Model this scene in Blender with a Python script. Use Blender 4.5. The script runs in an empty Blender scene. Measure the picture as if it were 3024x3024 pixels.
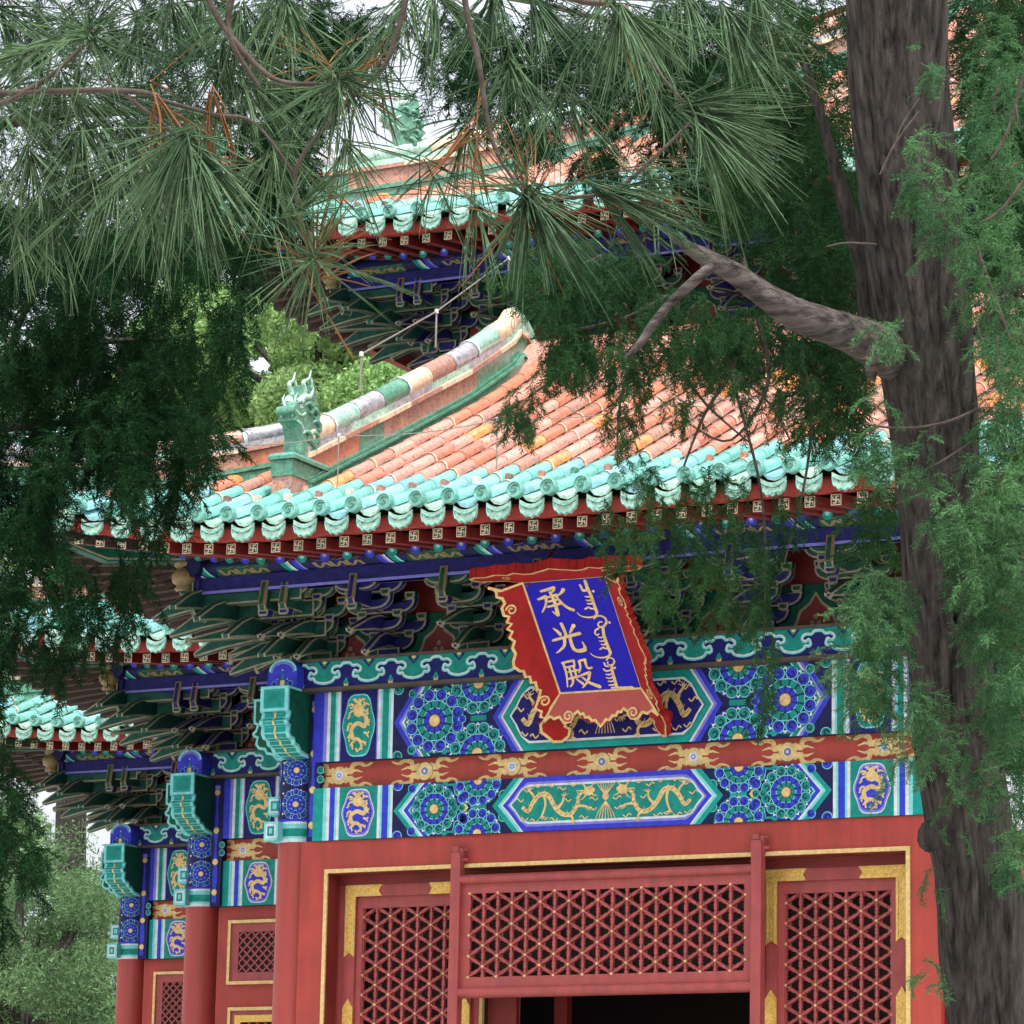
import bpy, math, random, colorsys
import numpy as np
from mathutils import Vector, Matrix
random.seed(7); rng=np.random.default_rng(11)
S=bpy.context.scene; COL=S.collection
PI=math.pi; sin=math.sin; cos=math.cos
# ------------------------------------------------------------------ materials
MATS={}
def mat(name,rgb,rough=.55,var=.12,scale=6.,bump=0.,spec=.4,trans=0.,rgb2=None,stretch=(1,1,1),metal=0.,coat=0.,rnd=0.,detail=4.):
    K=.85 if name=='plaque_blue' else .62 if name.startswith('plaque') else 1.0 if name.startswith('glaze') or name in ('broadleaf','farleaf_hazed','pale_line','stone','bk_green','bk_blue') else .85 if name in ('blue','navy','green','teal','cyan','lilac','white_paint','blue_deep','green_deep') else .66 if name.startswith('red') else .9 if name in ('juniper_bright','gold_leaf','gold') else .7 if name in ('juniper_mid','pine_needle') else .5 if name=='juniper_shaded' else .55
    if name.startswith('glaze'): coat*=.4
    if trans: spec=.08; rough=.8
    if name in ('bark','deadwood'): spec=.1
    if name in ('blue','navy','green','teal','cyan','lilac','white_paint','blue_deep','green_deep','plaque_blue','plaque_red','bk_green','bk_blue'): spec=.18; rough=max(rough,.6)
    rgb=tuple(c*K for c in rgb); rgb2=tuple(c*K for c in rgb2) if rgb2 else None
    if name in MATS: return MATS[name]
    m=bpy.data.materials.new(name); m.use_nodes=True; nt=m.node_tree; N=nt.nodes; L=nt.links
    b=N['Principled BSDF']; b.inputs['Roughness'].default_value=rough; b.inputs['Specular IOR Level'].default_value=spec
    b.inputs['Metallic'].default_value=metal
    if coat: b.inputs['Coat Weight'].default_value=coat
    tc=N.new('ShaderNodeTexCoord'); mp=N.new('ShaderNodeMapping'); mp.inputs['Scale'].default_value=[scale*s for s in stretch]
    L.new(tc.outputs['Object'],mp.inputs['Vector'])
    nz=N.new('ShaderNodeTexNoise'); nz.inputs['Scale'].default_value=1; nz.inputs['Detail'].default_value=detail; nz.inputs['Roughness'].default_value=.6
    L.new(mp.outputs[0],nz.inputs['Vector'])
    r=N.new('ShaderNodeValToRGB'); r.color_ramp.elements[0].position=.3; r.color_ramp.elements[1].position=.7
    lo=[max(0,c*(1-var*1.6)) for c in rgb]; hi=[min(1,c*(1+var)+var*.01) for c in rgb]
    if rgb2: lo=list(rgb2); hi=list(rgb)
    r.color_ramp.elements[0].color=(*lo,1); r.color_ramp.elements[1].color=(*hi,1)
    L.new(nz.outputs['Fac'],r.inputs[0]); out=r.outputs[0]
    if rnd:
        g=N.new('ShaderNodeNewGeometry'); h=N.new('ShaderNodeHueSaturation')
        mm=N.new('ShaderNodeMapRange'); mm.inputs['To Min'].default_value=1-rnd; mm.inputs['To Max'].default_value=1+rnd
        L.new(g.outputs['Random Per Island'],mm.inputs['Value']); L.new(mm.outputs[0],h.inputs['Value'])
        m2=N.new('ShaderNodeMapRange'); m2.inputs['To Min'].default_value=.5-rnd*.05; m2.inputs['To Max'].default_value=.5+rnd*.05
        L.new(nz.outputs['Fac'],m2.inputs['Value']); L.new(m2.outputs[0],h.inputs['Hue'])
        L.new(out,h.inputs['Color']); out=h.outputs[0]
    if name in ('red_wall','red_column','red_lattice','plaque_red'):
        m2_=N.new('ShaderNodeMapping'); m2_.inputs['Scale'].default_value=(9,9,.7); L.new(tc.outputs['Object'],m2_.inputs['Vector'])
        sp=N.new('ShaderNodeTexNoise'); sp.inputs['Scale'].default_value=1.6; sp.inputs['Detail'].default_value=7; sp.inputs['Roughness'].default_value=.7; L.new(m2_.outputs[0],sp.inputs['Vector'])
        sr=N.new('ShaderNodeValToRGB'); sr.color_ramp.elements[0].position=.34; sr.color_ramp.elements[1].position=.68; sr.color_ramp.elements[0].color=(.74,.76,.78,1); sr.color_ramp.elements[1].color=(1.12,1.1,1.08,1); L.new(sp.outputs['Fac'],sr.inputs[0])
        mu=N.new('ShaderNodeMix'); mu.data_type='RGBA'; mu.blend_type='MULTIPLY'; mu.inputs[0].default_value=.8; L.new(out,mu.inputs[6]); L.new(sr.outputs[0],mu.inputs[7]); out=mu.outputs[2]
        mr=N.new('ShaderNodeMapRange'); mr.inputs['To Min'].default_value=rough-.12; mr.inputs['To Max'].default_value=rough+.2; L.new(sp.outputs['Fac'],mr.inputs['Value']); L.new(mr.outputs[0],b.inputs['Roughness'])
    if name in ('blue','green','teal','cyan','white_paint','lilac','gold_leaf','navy','blue_deep','green_deep'):
        sp=N.new('ShaderNodeTexNoise'); sp.inputs['Scale'].default_value=16; sp.inputs['Detail'].default_value=8; sp.inputs['Roughness'].default_value=.75; L.new(tc.outputs['Object'],sp.inputs['Vector'])
        sr=N.new('ShaderNodeValToRGB'); sr.color_ramp.elements[0].position=.3; sr.color_ramp.elements[1].position=.7; sr.color_ramp.elements[0].color=(.66,.68,.7,1); sr.color_ramp.elements[1].color=(1.15,1.13,1.1,1); L.new(sp.outputs['Fac'],sr.inputs[0])
        mu=N.new('ShaderNodeMix'); mu.data_type='RGBA'; mu.blend_type='MULTIPLY'; mu.inputs[0].default_value=.8; L.new(out,mu.inputs[6]); L.new(sr.outputs[0],mu.inputs[7]); out=mu.outputs[2]
    if name.startswith('glaze') and name not in ('glaze_cream',):
        sp=N.new('ShaderNodeTexNoise'); sp.inputs['Scale'].default_value=38; sp.inputs['Detail'].default_value=5; L.new(tc.outputs['Object'],sp.inputs['Vector'])
        sr=N.new('ShaderNodeValToRGB'); sr.color_ramp.elements[0].position=.36; sr.color_ramp.elements[1].position=.47; q_=.72 if name in ('glaze_teal','glaze_blue','glaze_pale') else .42; sr.color_ramp.elements[0].color=(q_,q_,q_+.03,1); sr.color_ramp.elements[1].color=(1,1,1,1); L.new(sp.outputs['Fac'],sr.inputs[0])
        mu=N.new('ShaderNodeMix'); mu.data_type='RGBA'; mu.blend_type='MULTIPLY'; mu.inputs[0].default_value=.8; L.new(out,mu.inputs[6]); L.new(sr.outputs[0],mu.inputs[7]); out=mu.outputs[2]
    L.new(out,b.inputs['Base Color'])
    if bump:
        bp=N.new('ShaderNodeBump'); bp.inputs['Strength'].default_value=min(1,bump); bp.inputs['Distance'].default_value=.02*bump
        L.new(nz.outputs['Fac'],bp.inputs['Height']); L.new(bp.outputs[0],b.inputs['Normal'])
    if trans:
        t=N.new('ShaderNodeBsdfTranslucent'); L.new(out,t.inputs['Color']); mx=N.new('ShaderNodeMixShader'); mx.inputs[0].default_value=trans
        L.new(b.outputs[0],mx.inputs[1]); L.new(t.outputs[0],mx.inputs[2]); L.new(mx.outputs[0],N['Material Output'].inputs[0])
    MATS[name]=m; return m
def lin(r,g,b): # sRGB 0-255 -> linear
    f=lambda c:(c/255/12.92 if c<=10 else ((c/255+.055)/1.055)**2.4)
    return (f(r),f(g),f(b))
mat('red_wall',lin(176,64,54),.6,.10,3,.08)
mat('red_column',lin(174,66,60),.42,.09,2,.05,stretch=(1,1,.3))
mat('red_lattice',lin(168,74,74),.5,.10,8)
mat('red_dark',lin(122,30,26),.6,.15,6)
mat('gold',lin(212,172,84),.35,.25,60,.25,metal=.35,spec=.6)
mat('gold_leaf',lin(212,184,124),.42,.16,30,.1,metal=.25)
mat('gold_dull',lin(150,130,84),.5,.2,25)
mat('blue',lin(50,60,196),.5,.14,14)
mat('blue_deep',lin(22,24,104),.5,.16,14)
mat('navy',lin(20,26,78),.5,.2,14)
mat('green',lin(18,134,126),.5,.16,14)
mat('green_deep',lin(8,82,66),.5,.2,12)
mat('teal',lin(16,148,142),.5,.12,12)
mat('cyan',lin(122,206,210),.5,.1,14)
mat('white_paint',lin(205,214,222),.5,.08,14)
mat('lilac',lin(120,124,214),.5,.1,14)
mat('pale_line',lin(128,126,106),.6,.2,16)
mat('bk_green',lin(22,70,62),.55,.25,14)
mat('bk_blue',lin(28,30,96),.55,.25,14)
mat('wood_grey',lin(86,78,70),.7,.2,10,.2)
mat('plaque_blue',lin(20,16,168),.4,.08,6)
mat('plaque_red',lin(178,34,34),.5,.12,5)
mat('plaque_pink',lin(186,76,72),.5,.12,5)
mat('glaze_teal',lin(96,158,148),.2,.16,5,.06,spec=.6,coat=.5,rnd=.16)
mat('glaze_blue',lin(112,162,170),.2,.16,5,.06,spec=.6,coat=.5,rnd=.14)
mat('glaze_pale',lin(138,176,160),.3,.28,22,.3,spec=.6,coat=.4,rnd=.14)
mat('glaze_orange',lin(180,108,82),.3,.22,9,.12,spec=.6,coat=.5,rgb2=lin(150,96,78),rnd=.2)
mat('glaze_salmon',lin(194,130,116),.25,.2,9,.12,spec=.6,coat=.5,rgb2=lin(176,128,112),rnd=.2)
mat('glaze_amber',lin(196,128,76),.25,.2,9,.12,spec=.6,coat=.5,rnd=.1)
mat('glaze_worn',lin(176,120,92),.45,.2,16,.3,rgb2=lin(120,104,104),rnd=.15)
mat('glaze_violet',lin(98,106,118),.3,.24,14,.1,coat=.5,rgb2=lin(160,156,158))
mat('glaze_green',lin(48,104,84),.3,.25,14,.3,coat=.5,rgb2=lin(92,138,118))
mat('glaze_cream',lin(196,172,148),.35,.25,14,.2,coat=.3)
mat('pan_tile',lin(150,120,106),.5,.25,14,.3)
mat('bark',lin(114,108,104),.95,.3,1.,.0,rgb2=lin(32,29,28),stretch=(34,34,1.5),detail=10)
mat('deadwood',lin(150,140,136),.9,.3,1,.0,rgb2=lin(46,38,40),stretch=(2.2,26,26),detail=10)
mat('wood_dark',lin(70,50,46),.7,.2,8)
mat('twig',lin(104,92,84),.85,.45,22,.6,rgb2=lin(56,46,42))
mat('twig_red',lin(126,62,40),.8,.25,30)
mat('stone',lin(176,172,164),.85,.12,1.2,.1)
mat('brick_grey',lin(126,124,122),.85,.15,4,.1)
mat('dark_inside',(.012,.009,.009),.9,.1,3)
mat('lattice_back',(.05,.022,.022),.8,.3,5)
mat('glass',lin(60,62,66),.08,.2,3,spec=.8)
mat('wire',lin(168,160,152),.4,.1,9,metal=.5)
mat('pine_needle',lin(106,132,96),.5,.25,3,trans=.25,rnd=.65,rgb2=lin(44,74,56),spec=.25)
mat('pine_dead',lin(150,104,66),.7,.25,3,trans=.15,rnd=.3)
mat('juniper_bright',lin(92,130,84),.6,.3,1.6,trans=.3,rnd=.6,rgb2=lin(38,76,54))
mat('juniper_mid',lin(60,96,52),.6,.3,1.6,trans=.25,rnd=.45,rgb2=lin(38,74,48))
mat('juniper_shaded',lin(40,84,40),.65,.35,1.2,trans=.2,rnd=.6,rgb2=lin(16,46,30))  # shade of the backlit foliage is put into this darker green
mat('broadleaf',lin(158,182,126),.6,.25,.5,trans=.45,rnd=.4,rgb2=lin(112,156,92))
mat('farleaf_hazed',lin(118,146,100),.65,.25,.3,trans=.4,rnd=.6,rgb2=lin(66,98,70))  # leaf colour paled to stand in for haze over the distance
mat('berry',lin(120,160,140),.6,.15,30)
# wood bark with vertical furrows
def furrow(name,stretch):
    m=MATS[name]; N=m.node_tree.nodes; L=m.node_tree.links; b=N['Principled BSDF']
    tc=N.new('ShaderNodeTexCoord'); mp=N.new('ShaderNodeMapping'); mp.inputs['Scale'].default_value=stretch
    L.new(tc.outputs['Object'],mp.inputs['Vector'])
    w=N.new('ShaderNodeTexNoise'); w.inputs['Scale'].default_value=1; w.inputs['Detail'].default_value=8; w.inputs['Roughness'].default_value=.65; w.inputs['Distortion'].default_value=.6
    L.new(mp.outputs[0],w.inputs['Vector'])
    bp=N.new('ShaderNodeBump'); bp.inputs['Strength'].default_value=1; bp.inputs['Distance'].default_value=.09
    L.new(w.outputs['Fac'],bp.inputs['Height']); L.new(bp.outputs[0],b.inputs['Normal'])
furrow('bark',(22,22,1.1)); furrow('deadwood',(3,24,24))
# ------------------------------------------------------------------ object helpers
def tag(o,label=None,cat=None,group=None,kind=None):
    if label: o['label']=label
    if cat: o['category']=cat
    if group: o['group']=group
    if kind: o['kind']=kind
    return o
def empty(name,loc=(0,0,0)):
    o=bpy.data.objects.new(name,None); COL.objects.link(o); o.location=loc; o.empty_display_size=.3; return o
def copyobj(o,loc=None,parent=None,rot=None,scale=None,kids=True):
    c=o.copy(); COL.objects.link(c)
    if parent is not None: c.parent=parent
    if loc is not None: c.location=loc
    if rot is not None: c.rotation_euler=rot
    if scale is not None: c.scale=scale
    if kids:
        for k in o.children: copyobj(k,parent=c)
    return c
def clip_poly(p,c):
    for i in range(len(c)):
        a=c[i]; b=c[(i+1)%len(c)]; ex,ey=b[0]-a[0],b[1]-a[1]; out=[]
        if not p: return p
        for j in range(len(p)):
            P=p[j]; Q=p[(j+1)%len(p)]
            sp=ex*(P[1]-a[1])-ey*(P[0]-a[0]); sq=ex*(Q[1]-a[1])-ey*(Q[0]-a[0])
            if sp>=0: out.append(P)
            if (sp>=0)!=(sq>=0):
                t=sp/(sp-sq); out.append((P[0]+(Q[0]-P[0])*t,P[1]+(Q[1]-P[1])*t))
        p=out
    return p
class MB:
    def __init__(s): s.v=[]; s.f=[]; s.m=[]; s.mats=[]; s.sm=[]; s.tf=None
    def mi(s,name):
        if name not in s.mats: s.mats.append(name)
        return s.mats.index(name)
    def add(s,vs,fs,m,smooth=False):
        o=len(s.v)
        if s.tf: vs=[s.tf(v) for v in vs]
        s.v+= [tuple(v) for v in vs]; k=s.mi(m)
        for f in fs: s.f.append(tuple(i+o for i in f)); s.m.append(k); s.sm.append(smooth)
    def box(s,x0,x1,y0,y1,z0,z1,m,bev=0.):
        if bev:
            b=bev; pr=[(x0+b,z0),(x1-b,z0),(x1,z0+b),(x1,z1-b),(x1-b,z1),(x0+b,z1),(x0,z1-b),(x0,z0+b)]
            s.prism([(p[0],p[1]) for p in pr],y0,y1,m); return
        vs=[(x,y,z) for x in (x0,x1) for y in (y0,y1) for z in (z0,z1)]
        s.add(vs,[(0,1,3,2),(4,6,7,5),(0,4,5,1),(2,3,7,6),(0,2,6,4),(1,5,7,3)],m)
    def prism(s,poly,a0,a1,m,axis='y',smooth=False,caps=True):
        # poly (u,v): axis y -> (x,z); axis x -> (y,z); axis z -> (x,y)
        def P(u,v,a): return {'y':(u,a,v),'x':(a,u,v),'z':(u,v,a)}[axis]
        n=len(poly); vs=[P(u,v,a0) for u,v in poly]+[P(u,v,a1) for u,v in poly]
        s.add(vs,[(i,(i+1)%n,(i+1)%n+n,i+n) for i in range(n)],m,smooth)
        if caps: s.add(vs,[tuple(range(n))[::-1],tuple(range(n,2*n))],m)
    def tube(s,pts,r,m,seg=8,smooth=True,caps=True,arc=None,flat=1.):
        pts=[Vector(p) for p in pts]; n=len(pts); rs=r if isinstance(r,(list,tuple)) else [r]*n
        vs=[]; up=Vector((0,0,1)); prevx=None
        for i,p in enumerate(pts):
            t=(pts[min(i+1,n-1)]-pts[max(i-1,0)]).normalized()
            if prevx is None:
                ref=up if abs(t.z)<.95 else Vector((1,0,0)); x=t.cross(ref).normalized()
            else: x=(prevx-t*prevx.dot(t)).normalized()
            prevx=x; y=x.cross(t)
            for k in range(seg):
                a=2*PI*k/seg; vs.append(p+x*(rs[i]*cos(a))+y*(rs[i]*sin(a)*flat))
        fs=[(i*seg+k,i*seg+(k+1)%seg,(i+1)*seg+(k+1)%seg,(i+1)*seg+k) for i in range(n-1) for k in range(seg)]
        s.add(vs,fs,m,smooth)
        if caps:
            s.add(vs[:seg],[tuple(range(seg))[::-1]],m); s.add(vs[-seg:],[tuple(range(seg))],m)
    def build(s,name,parent=None,loc=None,weld=False):
        me=bpy.data.meshes.new(name); me.from_pydata(s.v,[],s.f); me.update()
        for n in s.mats: me.materials.append(MATS[n])
        me.polygons.foreach_set('material_index',s.m); me.polygons.foreach_set('use_smooth',s.sm)
        o=bpy.data.objects.new(name,me); COL.objects.link(o)
        if parent is not None: o.parent=parent
        if loc is not None: o.location=loc
        return o
class Paint:
    """flat painted ornament laid on a surface; each layer a hair above the one below"""
    def __init__(s,mb,o,U,V,N,wrap=None): s.mb=mb;s.o=Vector(o);s.U=Vector(U);s.V=Vector(V);s.N=Vector(N);s.clip=None;s.c=0;s.off=(0,0);s.sc=(1,1);s.base=0;s.wrap=wrap
    def poly(s,pts,m,l=1):
        pts=[(s.off[0]+p[0]*s.sc[0],s.off[1]+p[1]*s.sc[1]) for p in pts]
        if s.clip: pts=clip_poly(pts,s.clip)
        if len(pts)<3: return
        s.c+=1; h=(l+s.base)*.0014+(s.c%90)*4e-6
        if s.wrap: vs=[s.wrap(p[0],p[1],h) for p in pts]
        else: vs=[s.o+s.U*p[0]+s.V*p[1]+s.N*h for p in pts]
        s.mb.add(vs,[tuple(range(len(vs)))],m)
    def rect(s,x0,x1,y0,y1,m,l=1): s.poly([(x0,y0),(x1,y0),(x1,y1),(x0,y1)],m,l)
    def disc(s,cx,cy,r,m,l=1,ry=None,n=12):
        ry=ry or r; s.poly([(cx+r*cos(2*PI*i/n),cy+ry*sin(2*PI*i/n)) for i in range(n)],m,l)
    def stroke(s,pts,w,m,l=1,closed=False):
        n=len(pts); ws=w if isinstance(w,(list,tuple)) else [w]*n
        L=[];R=[]
        for i in range(n):
            a=pts[(i-1)%n] if closed else pts[max(i-1,0)]; b=pts[(i+1)%n] if closed else pts[min(i+1,n-1)]
            dx,dy=b[0]-a[0],b[1]-a[1]; d=math.hypot(dx,dy) or 1; nx,ny=-dy/d,dx/d
            L.append((pts[i][0]+nx*ws[i]/2,pts[i][1]+ny*ws[i]/2)); R.append((pts[i][0]-nx*ws[i]/2,pts[i][1]-ny*ws[i]/2))
        for i in range(n if closed else n-1):
            j=(i+1)%n
            s.poly([R[i],R[j],L[j],L[i]],m,l)
def smooth_pts(P,k=4,closed=False):
    out=[];n=len(P)
    for i in range(n if closed else n-1):
        p0=P[(i-1)%n] if closed or i>0 else P[0]; p1=P[i]; p2=P[(i+1)%n]; p3=P[(i+2)%n] if closed or i+2<n else P[-1]
        for j in range(k):
            t=j/k; out.append(tuple(.5*((2*b)+(c-a)*t+(2*a-5*b+4*c-d)*t*t+(-a+3*b-3*c+d)*t**3) for a,b,c,d in zip(p0,p1,p2,p3)))
    if not closed: out.append(tuple(P[-1]))
    return out
def interp(tab,x):
    if x<=tab[0][0]: 
        a,b=tab[0],tab[1]
    elif x>=tab[-1][0]: a,b=tab[-2],tab[-1]
    else:
        for a,b in zip(tab,tab[1:]):
            if a[0]<=x<=b[0]: break
    return a[1]+(b[1]-a[1])*(x-a[0])/(b[0]-a[0])
# ------------------------------------------------------------------ camera
cy_,cp_,cr_=[math.radians(a) for a in (27.2,12.11,1.167)]
CAM=Vector((13.4098,-27.9277,1.6)); FPX=11000.
Fv=Vector((-sin(cy_)*cos(cp_),cos(cy_)*cos(cp_),sin(cp_)))
R0=Vector((cos(cy_),sin(cy_),0)); U0=R0.cross(Fv)
Rv=R0*cos(cr_)+U0*sin(cr_); Uv=U0*cos(cr_)-R0*sin(cr_)
cam=bpy.data.cameras.new('camera'); cam.sensor_width=36; cam.lens=FPX/3024*36; cam.clip_end=3000; cam.clip_start=.1
co=bpy.data.objects.new('camera',cam); COL.objects.link(co)
M=Matrix((Rv,Uv,-Fv)).transposed().to_4x4(); M.translation=CAM; co.matrix_world=M; S.camera=co
def at(dx,dy,dist):
    """world point seen at photo position (0..1932 scale) at a given distance ahead"""
    x=dx*3024/1932; y=dy*3024/1932
    return CAM+(Fv+Rv*((x-1512)/FPX)+Uv*((1512-y)/FPX))*dist
# ------------------------------------------------------------------ world, sun
w=bpy.data.worlds.new('World'); S.world=w; w.use_nodes=True; wn=w.node_tree.nodes; wl=w.node_tree.links
SUN_EL,SUN_AZ=66,140   # azimuth clockwise from +Y
sky=wn.new('ShaderNodeTexSky'); sky.sky_type='NISHITA'; sky.sun_disc=False; sky.sun_elevation=math.radians(SUN_EL); sky.sun_rotation=math.radians(SUN_AZ)
sky.dust_density=6; sky.air_density=1.; sky.ozone_density=.3
hs=wn.new('ShaderNodeHueSaturation'); hs.inputs['Saturation'].default_value=.3; hs.inputs['Value'].default_value=1.0
wl.new(sky.outputs[0],hs.inputs['Color']); wl.new(hs.outputs[0],wn['Background'].inputs[0]); wn['Background'].inputs[1].default_value=.15
sl=bpy.data.lights.new('sun','SUN'); sl.energy=1.5; sl.angle=math.radians(10); sl.color=(1,.95,.88)
so=bpy.data.objects.new('sun',sl); COL.objects.link(so)
az,el=math.radians(SUN_AZ),math.radians(SUN_EL); sd=Vector((sin(az)*cos(el),cos(az)*cos(el),sin(el)))
so.rotation_euler=sd.to_track_quat('Z','Y').to_euler()
S.view_settings.view_transform='Standard'; S.view_settings.look='None'; S.view_settings.exposure=1.42; S.view_settings.gamma=1
S.render.engine='CYCLES'
# ground
g=MB(); g.add([(-600,-600,0),(600,-600,0),(600,600,0),(-600,600,0)],[(0,1,2,3)],'stone'); tag(g.build('ground'),kind='structure')
HALL=empty('temple_hall',(0,0,0))
tag(HALL,'painted Chinese temple hall with red columns, tiled upturned roofs and blue and green beams','temple hall')
# ------------------------------------------------------------------ painted ornament
def spiral(P,cx,cy,r,col,a0,l,d=1):
    P.disc(cx,cy,r,'cyan',l,n=10); P.disc(cx,cy,r*.86,col,l+1,n=10)
    pts=[(cx+r*(.62-.5*t)*cos(a0+d*t*5.2),cy+r*(.62-.5*t)*sin(a0+d*t*5.2)) for t in [i/7 for i in range(8)]]
    P.stroke(pts,r*.24,'navy',l+2)
def rosette(P,cx,cy,R,A,B,n=12,l=1,ry=1.):
    P.disc(cx,cy,R,'navy',l,n=20); P.stroke([(cx+R*.985*cos(2*PI*i/24),cy+R*.985*sin(2*PI*i/24)) for i in range(25)],R*.03,B,l+1)
    for i in range(n):
        a=2*PI*(i+.5)/n; spiral(P,cx+R*.80*cos(a),cy+R*.80*sin(a),R*.205,A,a+PI*.6,l+1)
        t=2*PI*i/n; P.poly([(cx+R*.99*cos(t),cy+R*.99*sin(t)),(cx+R*.9*cos(t+.09),cy+R*.9*sin(t+.09)),(cx+R*.9*cos(t-.09),cy+R*.9*sin(t-.09))],'white_paint',l+1)
    for (r0,r1,c,k) in ((.40,.61,B,n),(.21,.39,A,n-2)):
        for i in range(k):
            a=2*PI*i/k; h=PI/k*.82
            P.poly([(cx+R*r*cos(a+q),cy+R*r*sin(a+q)) for r,q in ((r0,-h),(r1*.93,-h),(r1,-h*.4),(r1,h*.4),(r1*.93,h),(r0,h))],c,l+1)
            P.stroke([(cx+R*r1*1.0*cos(a+q),cy+R*r1*1.0*sin(a+q)) for q in (-h*.7,0,h*.7)],R*.03,'cyan',l+2)
    P.disc(cx,cy,R*.2,'gold_dull',l+3,n=12); P.disc(cx,cy,R*.175,'gold_leaf',l+4,n=12)
def flame(P,x,y,s,m,l,flip=1):
    for k in range(3):
        P.stroke(smooth_pts([(x,y+s*(.2*k-.2)),(x+flip*s*.25,y+s*(.28*k-.22)),(x+flip*s*.45,y+s*(.2*k-.3)),(x+flip*s*.62,y+s*(.26*k-.18))],3),[s*.07]*4+[s*.06]*3+[s*.03]*3,m,l)
def dragon(P,x0,x1,y0,y1,m,l=3,flip=False):
    W=x1-x0; H=y1-y0; fx=(lambda t:x1-t*W) if flip else (lambda t:x0+t*W)
    body=[(.04,.42),(.12,.30),(.18,.52),(.27,.72),(.38,.70),(.46,.42),(.56,.20),(.68,.18),(.76,.42),(.78,.66),(.88,.78)]
    B=smooth_pts([(fx(a),y0+b*H) for a,b in body],4); n=len(B)
    P.stroke(B,[H*(.045+.085*sin(PI*min(1,.12+i/n*.9))**.7) for i in range(n)],m,l)
    for i in range(2,n-2,2): P.stroke([(B[i][0]-H*.045,B[i][1]-H*.02),(B[i][0]+H*.03,B[i][1]+H*.03)],H*.018,'gold_dull',l+1)
    for i in range(3,n-3,3): P.stroke([B[i],(B[i][0]-(1 if not flip else -1)*H*.07,B[i][1]+H*.13)],[H*.03,H*.006],m,l)
    # head with jaw, horn and whiskers
    hx,hy=fx(.9),y0+.76*H; d=-1 if flip else 1
    P.poly([(hx-d*.05*W,hy-.09*H),(hx+d*.02*W,hy-.12*H),(hx+d*.08*W,hy-.02*H),(hx+d*.09*W,hy+.05*H),(hx+d*.03*W,hy+.14*H),(hx-d*.05*W,hy+.1*H)][::d],m,l+1)
    for k,(ax,ay) in enumerate(((-.12,.22),(-.15,.02),(.1,.2),(.12,-.12),(-.1,-.2))):
        P.stroke([(hx,hy),(hx+d*ax*W*.6,hy+ay*H*.9),(hx+d*ax*W*1.05,hy+ay*H*1.15)],[H*.05,H*.035,H*.012],m,l)
    # legs with claws
    for (a,b,e,f) in ((.2,.55,.12,.86),(.33,.72,.3,.16),(.5,.35,.58,.66),(.64,.18,.7,-.0),(.75,.4,.9,.34)):
        P.stroke(smooth_pts([(fx(a),y0+b*H),(fx((a+e)/2+.03),y0+(b+f)/2*H),(fx(e),y0+f*H)],3),[H*.09]*2+[H*.06]*3+[H*.05]*2,m,l)
        for k in (-1,0,1,2):
            P.stroke([(fx(e),y0+f*H),(fx(e+.035*k),y0+(f+.10*(1 if f>.5 else -1)*(1.2-abs(k-.5)*.4))*H)],[H*.035,H*.012],m,l)
    for (a,b) in ((.08,.85),(.22,.96),(.4,.95),(.55,.86),(.68,.95),(.06,.1),(.2,.05),(.32,.1),(.45,.06),(.84,.08),(.95,.3),(.0,.6),(.62,.55),(.97,.55)):
        P.stroke(smooth_pts([(fx(a-.05),y0+b*H),(fx(a-.02),y0+(b+.05)*H),(fx(a+.02),y0+(b-.04)*H),(fx(a+.06),y0+(b+.02)*H)],2),H*.03,m,l)
def medallion(P,cx,cy,w,h,rim,field,l=2):
    def lobed(k,n=28): 
        o=[]
        for i in range(n):
            a=2*PI*i/n; q=1+.06*cos(6*a)
            e=.82; o.append((cx+k*w/2*q*math.copysign(abs(cos(a))**e,cos(a)),cy+k*h/2*math.copysign(abs(sin(a))**1.0,sin(a))*(1+.03*cos(6*a))))
        return o
    P.poly(lobed(1),'cyan' if rim!='lilac' else 'white_paint',l); P.poly(lobed(.95),rim,l+1); P.poly(lobed(.86),field,l+2)
    # coiled seated dragon
    B=smooth_pts([(cx-.02*w,cy-.40*h),(cx+.12*w,cy-.33*h),(cx+.02*w,cy-.22*h),(cx-.16*w,cy-.2*h),(cx-.22*w,cy-.06*h),(cx-.02*w,cy+.03*h),(cx+.2*w,cy-.02*h),(cx+.24*w,cy+.12*h),(cx+.02*w,cy+.2*h)],4)
    P.stroke(B,[w*(.045+.075*min(1,i/12)) for i in range(len(B))],'gold_leaf',l+3)
    for q in range(14): a=2*PI*q/14; P.stroke([(cx+w*.30*cos(a),cy+h*.36*sin(a)),(cx+w*.36*cos(a+.2),cy+h*.42*sin(a+.2))],w*.05,'gold_leaf',l+3)
    P.poly([(cx-.14*w,cy+.16*h),(cx,cy+.12*h),(cx+.14*w,cy+.16*h),(cx+.17*w,cy+.27*h),(cx+.07*w,cy+.34*h),(cx,cy+.41*h),(cx-.07*w,cy+.34*h),(cx-.17*w,cy+.27*h)],'gold_leaf',l+4)
    for s in (-1,1):
        for (a,b,e,f) in ((.15,.3,.34,.3),(.12,.22,.33,.16),(.2,.02,.36,-.02),(.18,-.12,.34,-.2),(.1,-.26,.26,-.32),(.05,.36,.2,.39)):
            P.stroke(smooth_pts([(cx+s*a*w,cy+b*h),(cx+s*(a+e)/2*w,cy+(b+f)/2*h+.03*h),(cx+s*e*w,cy+f*h)],3),[w*.07,w*.07,w*.06,w*.06,w*.05,w*.04,w*.02],'gold_leaf',l+3)
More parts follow.
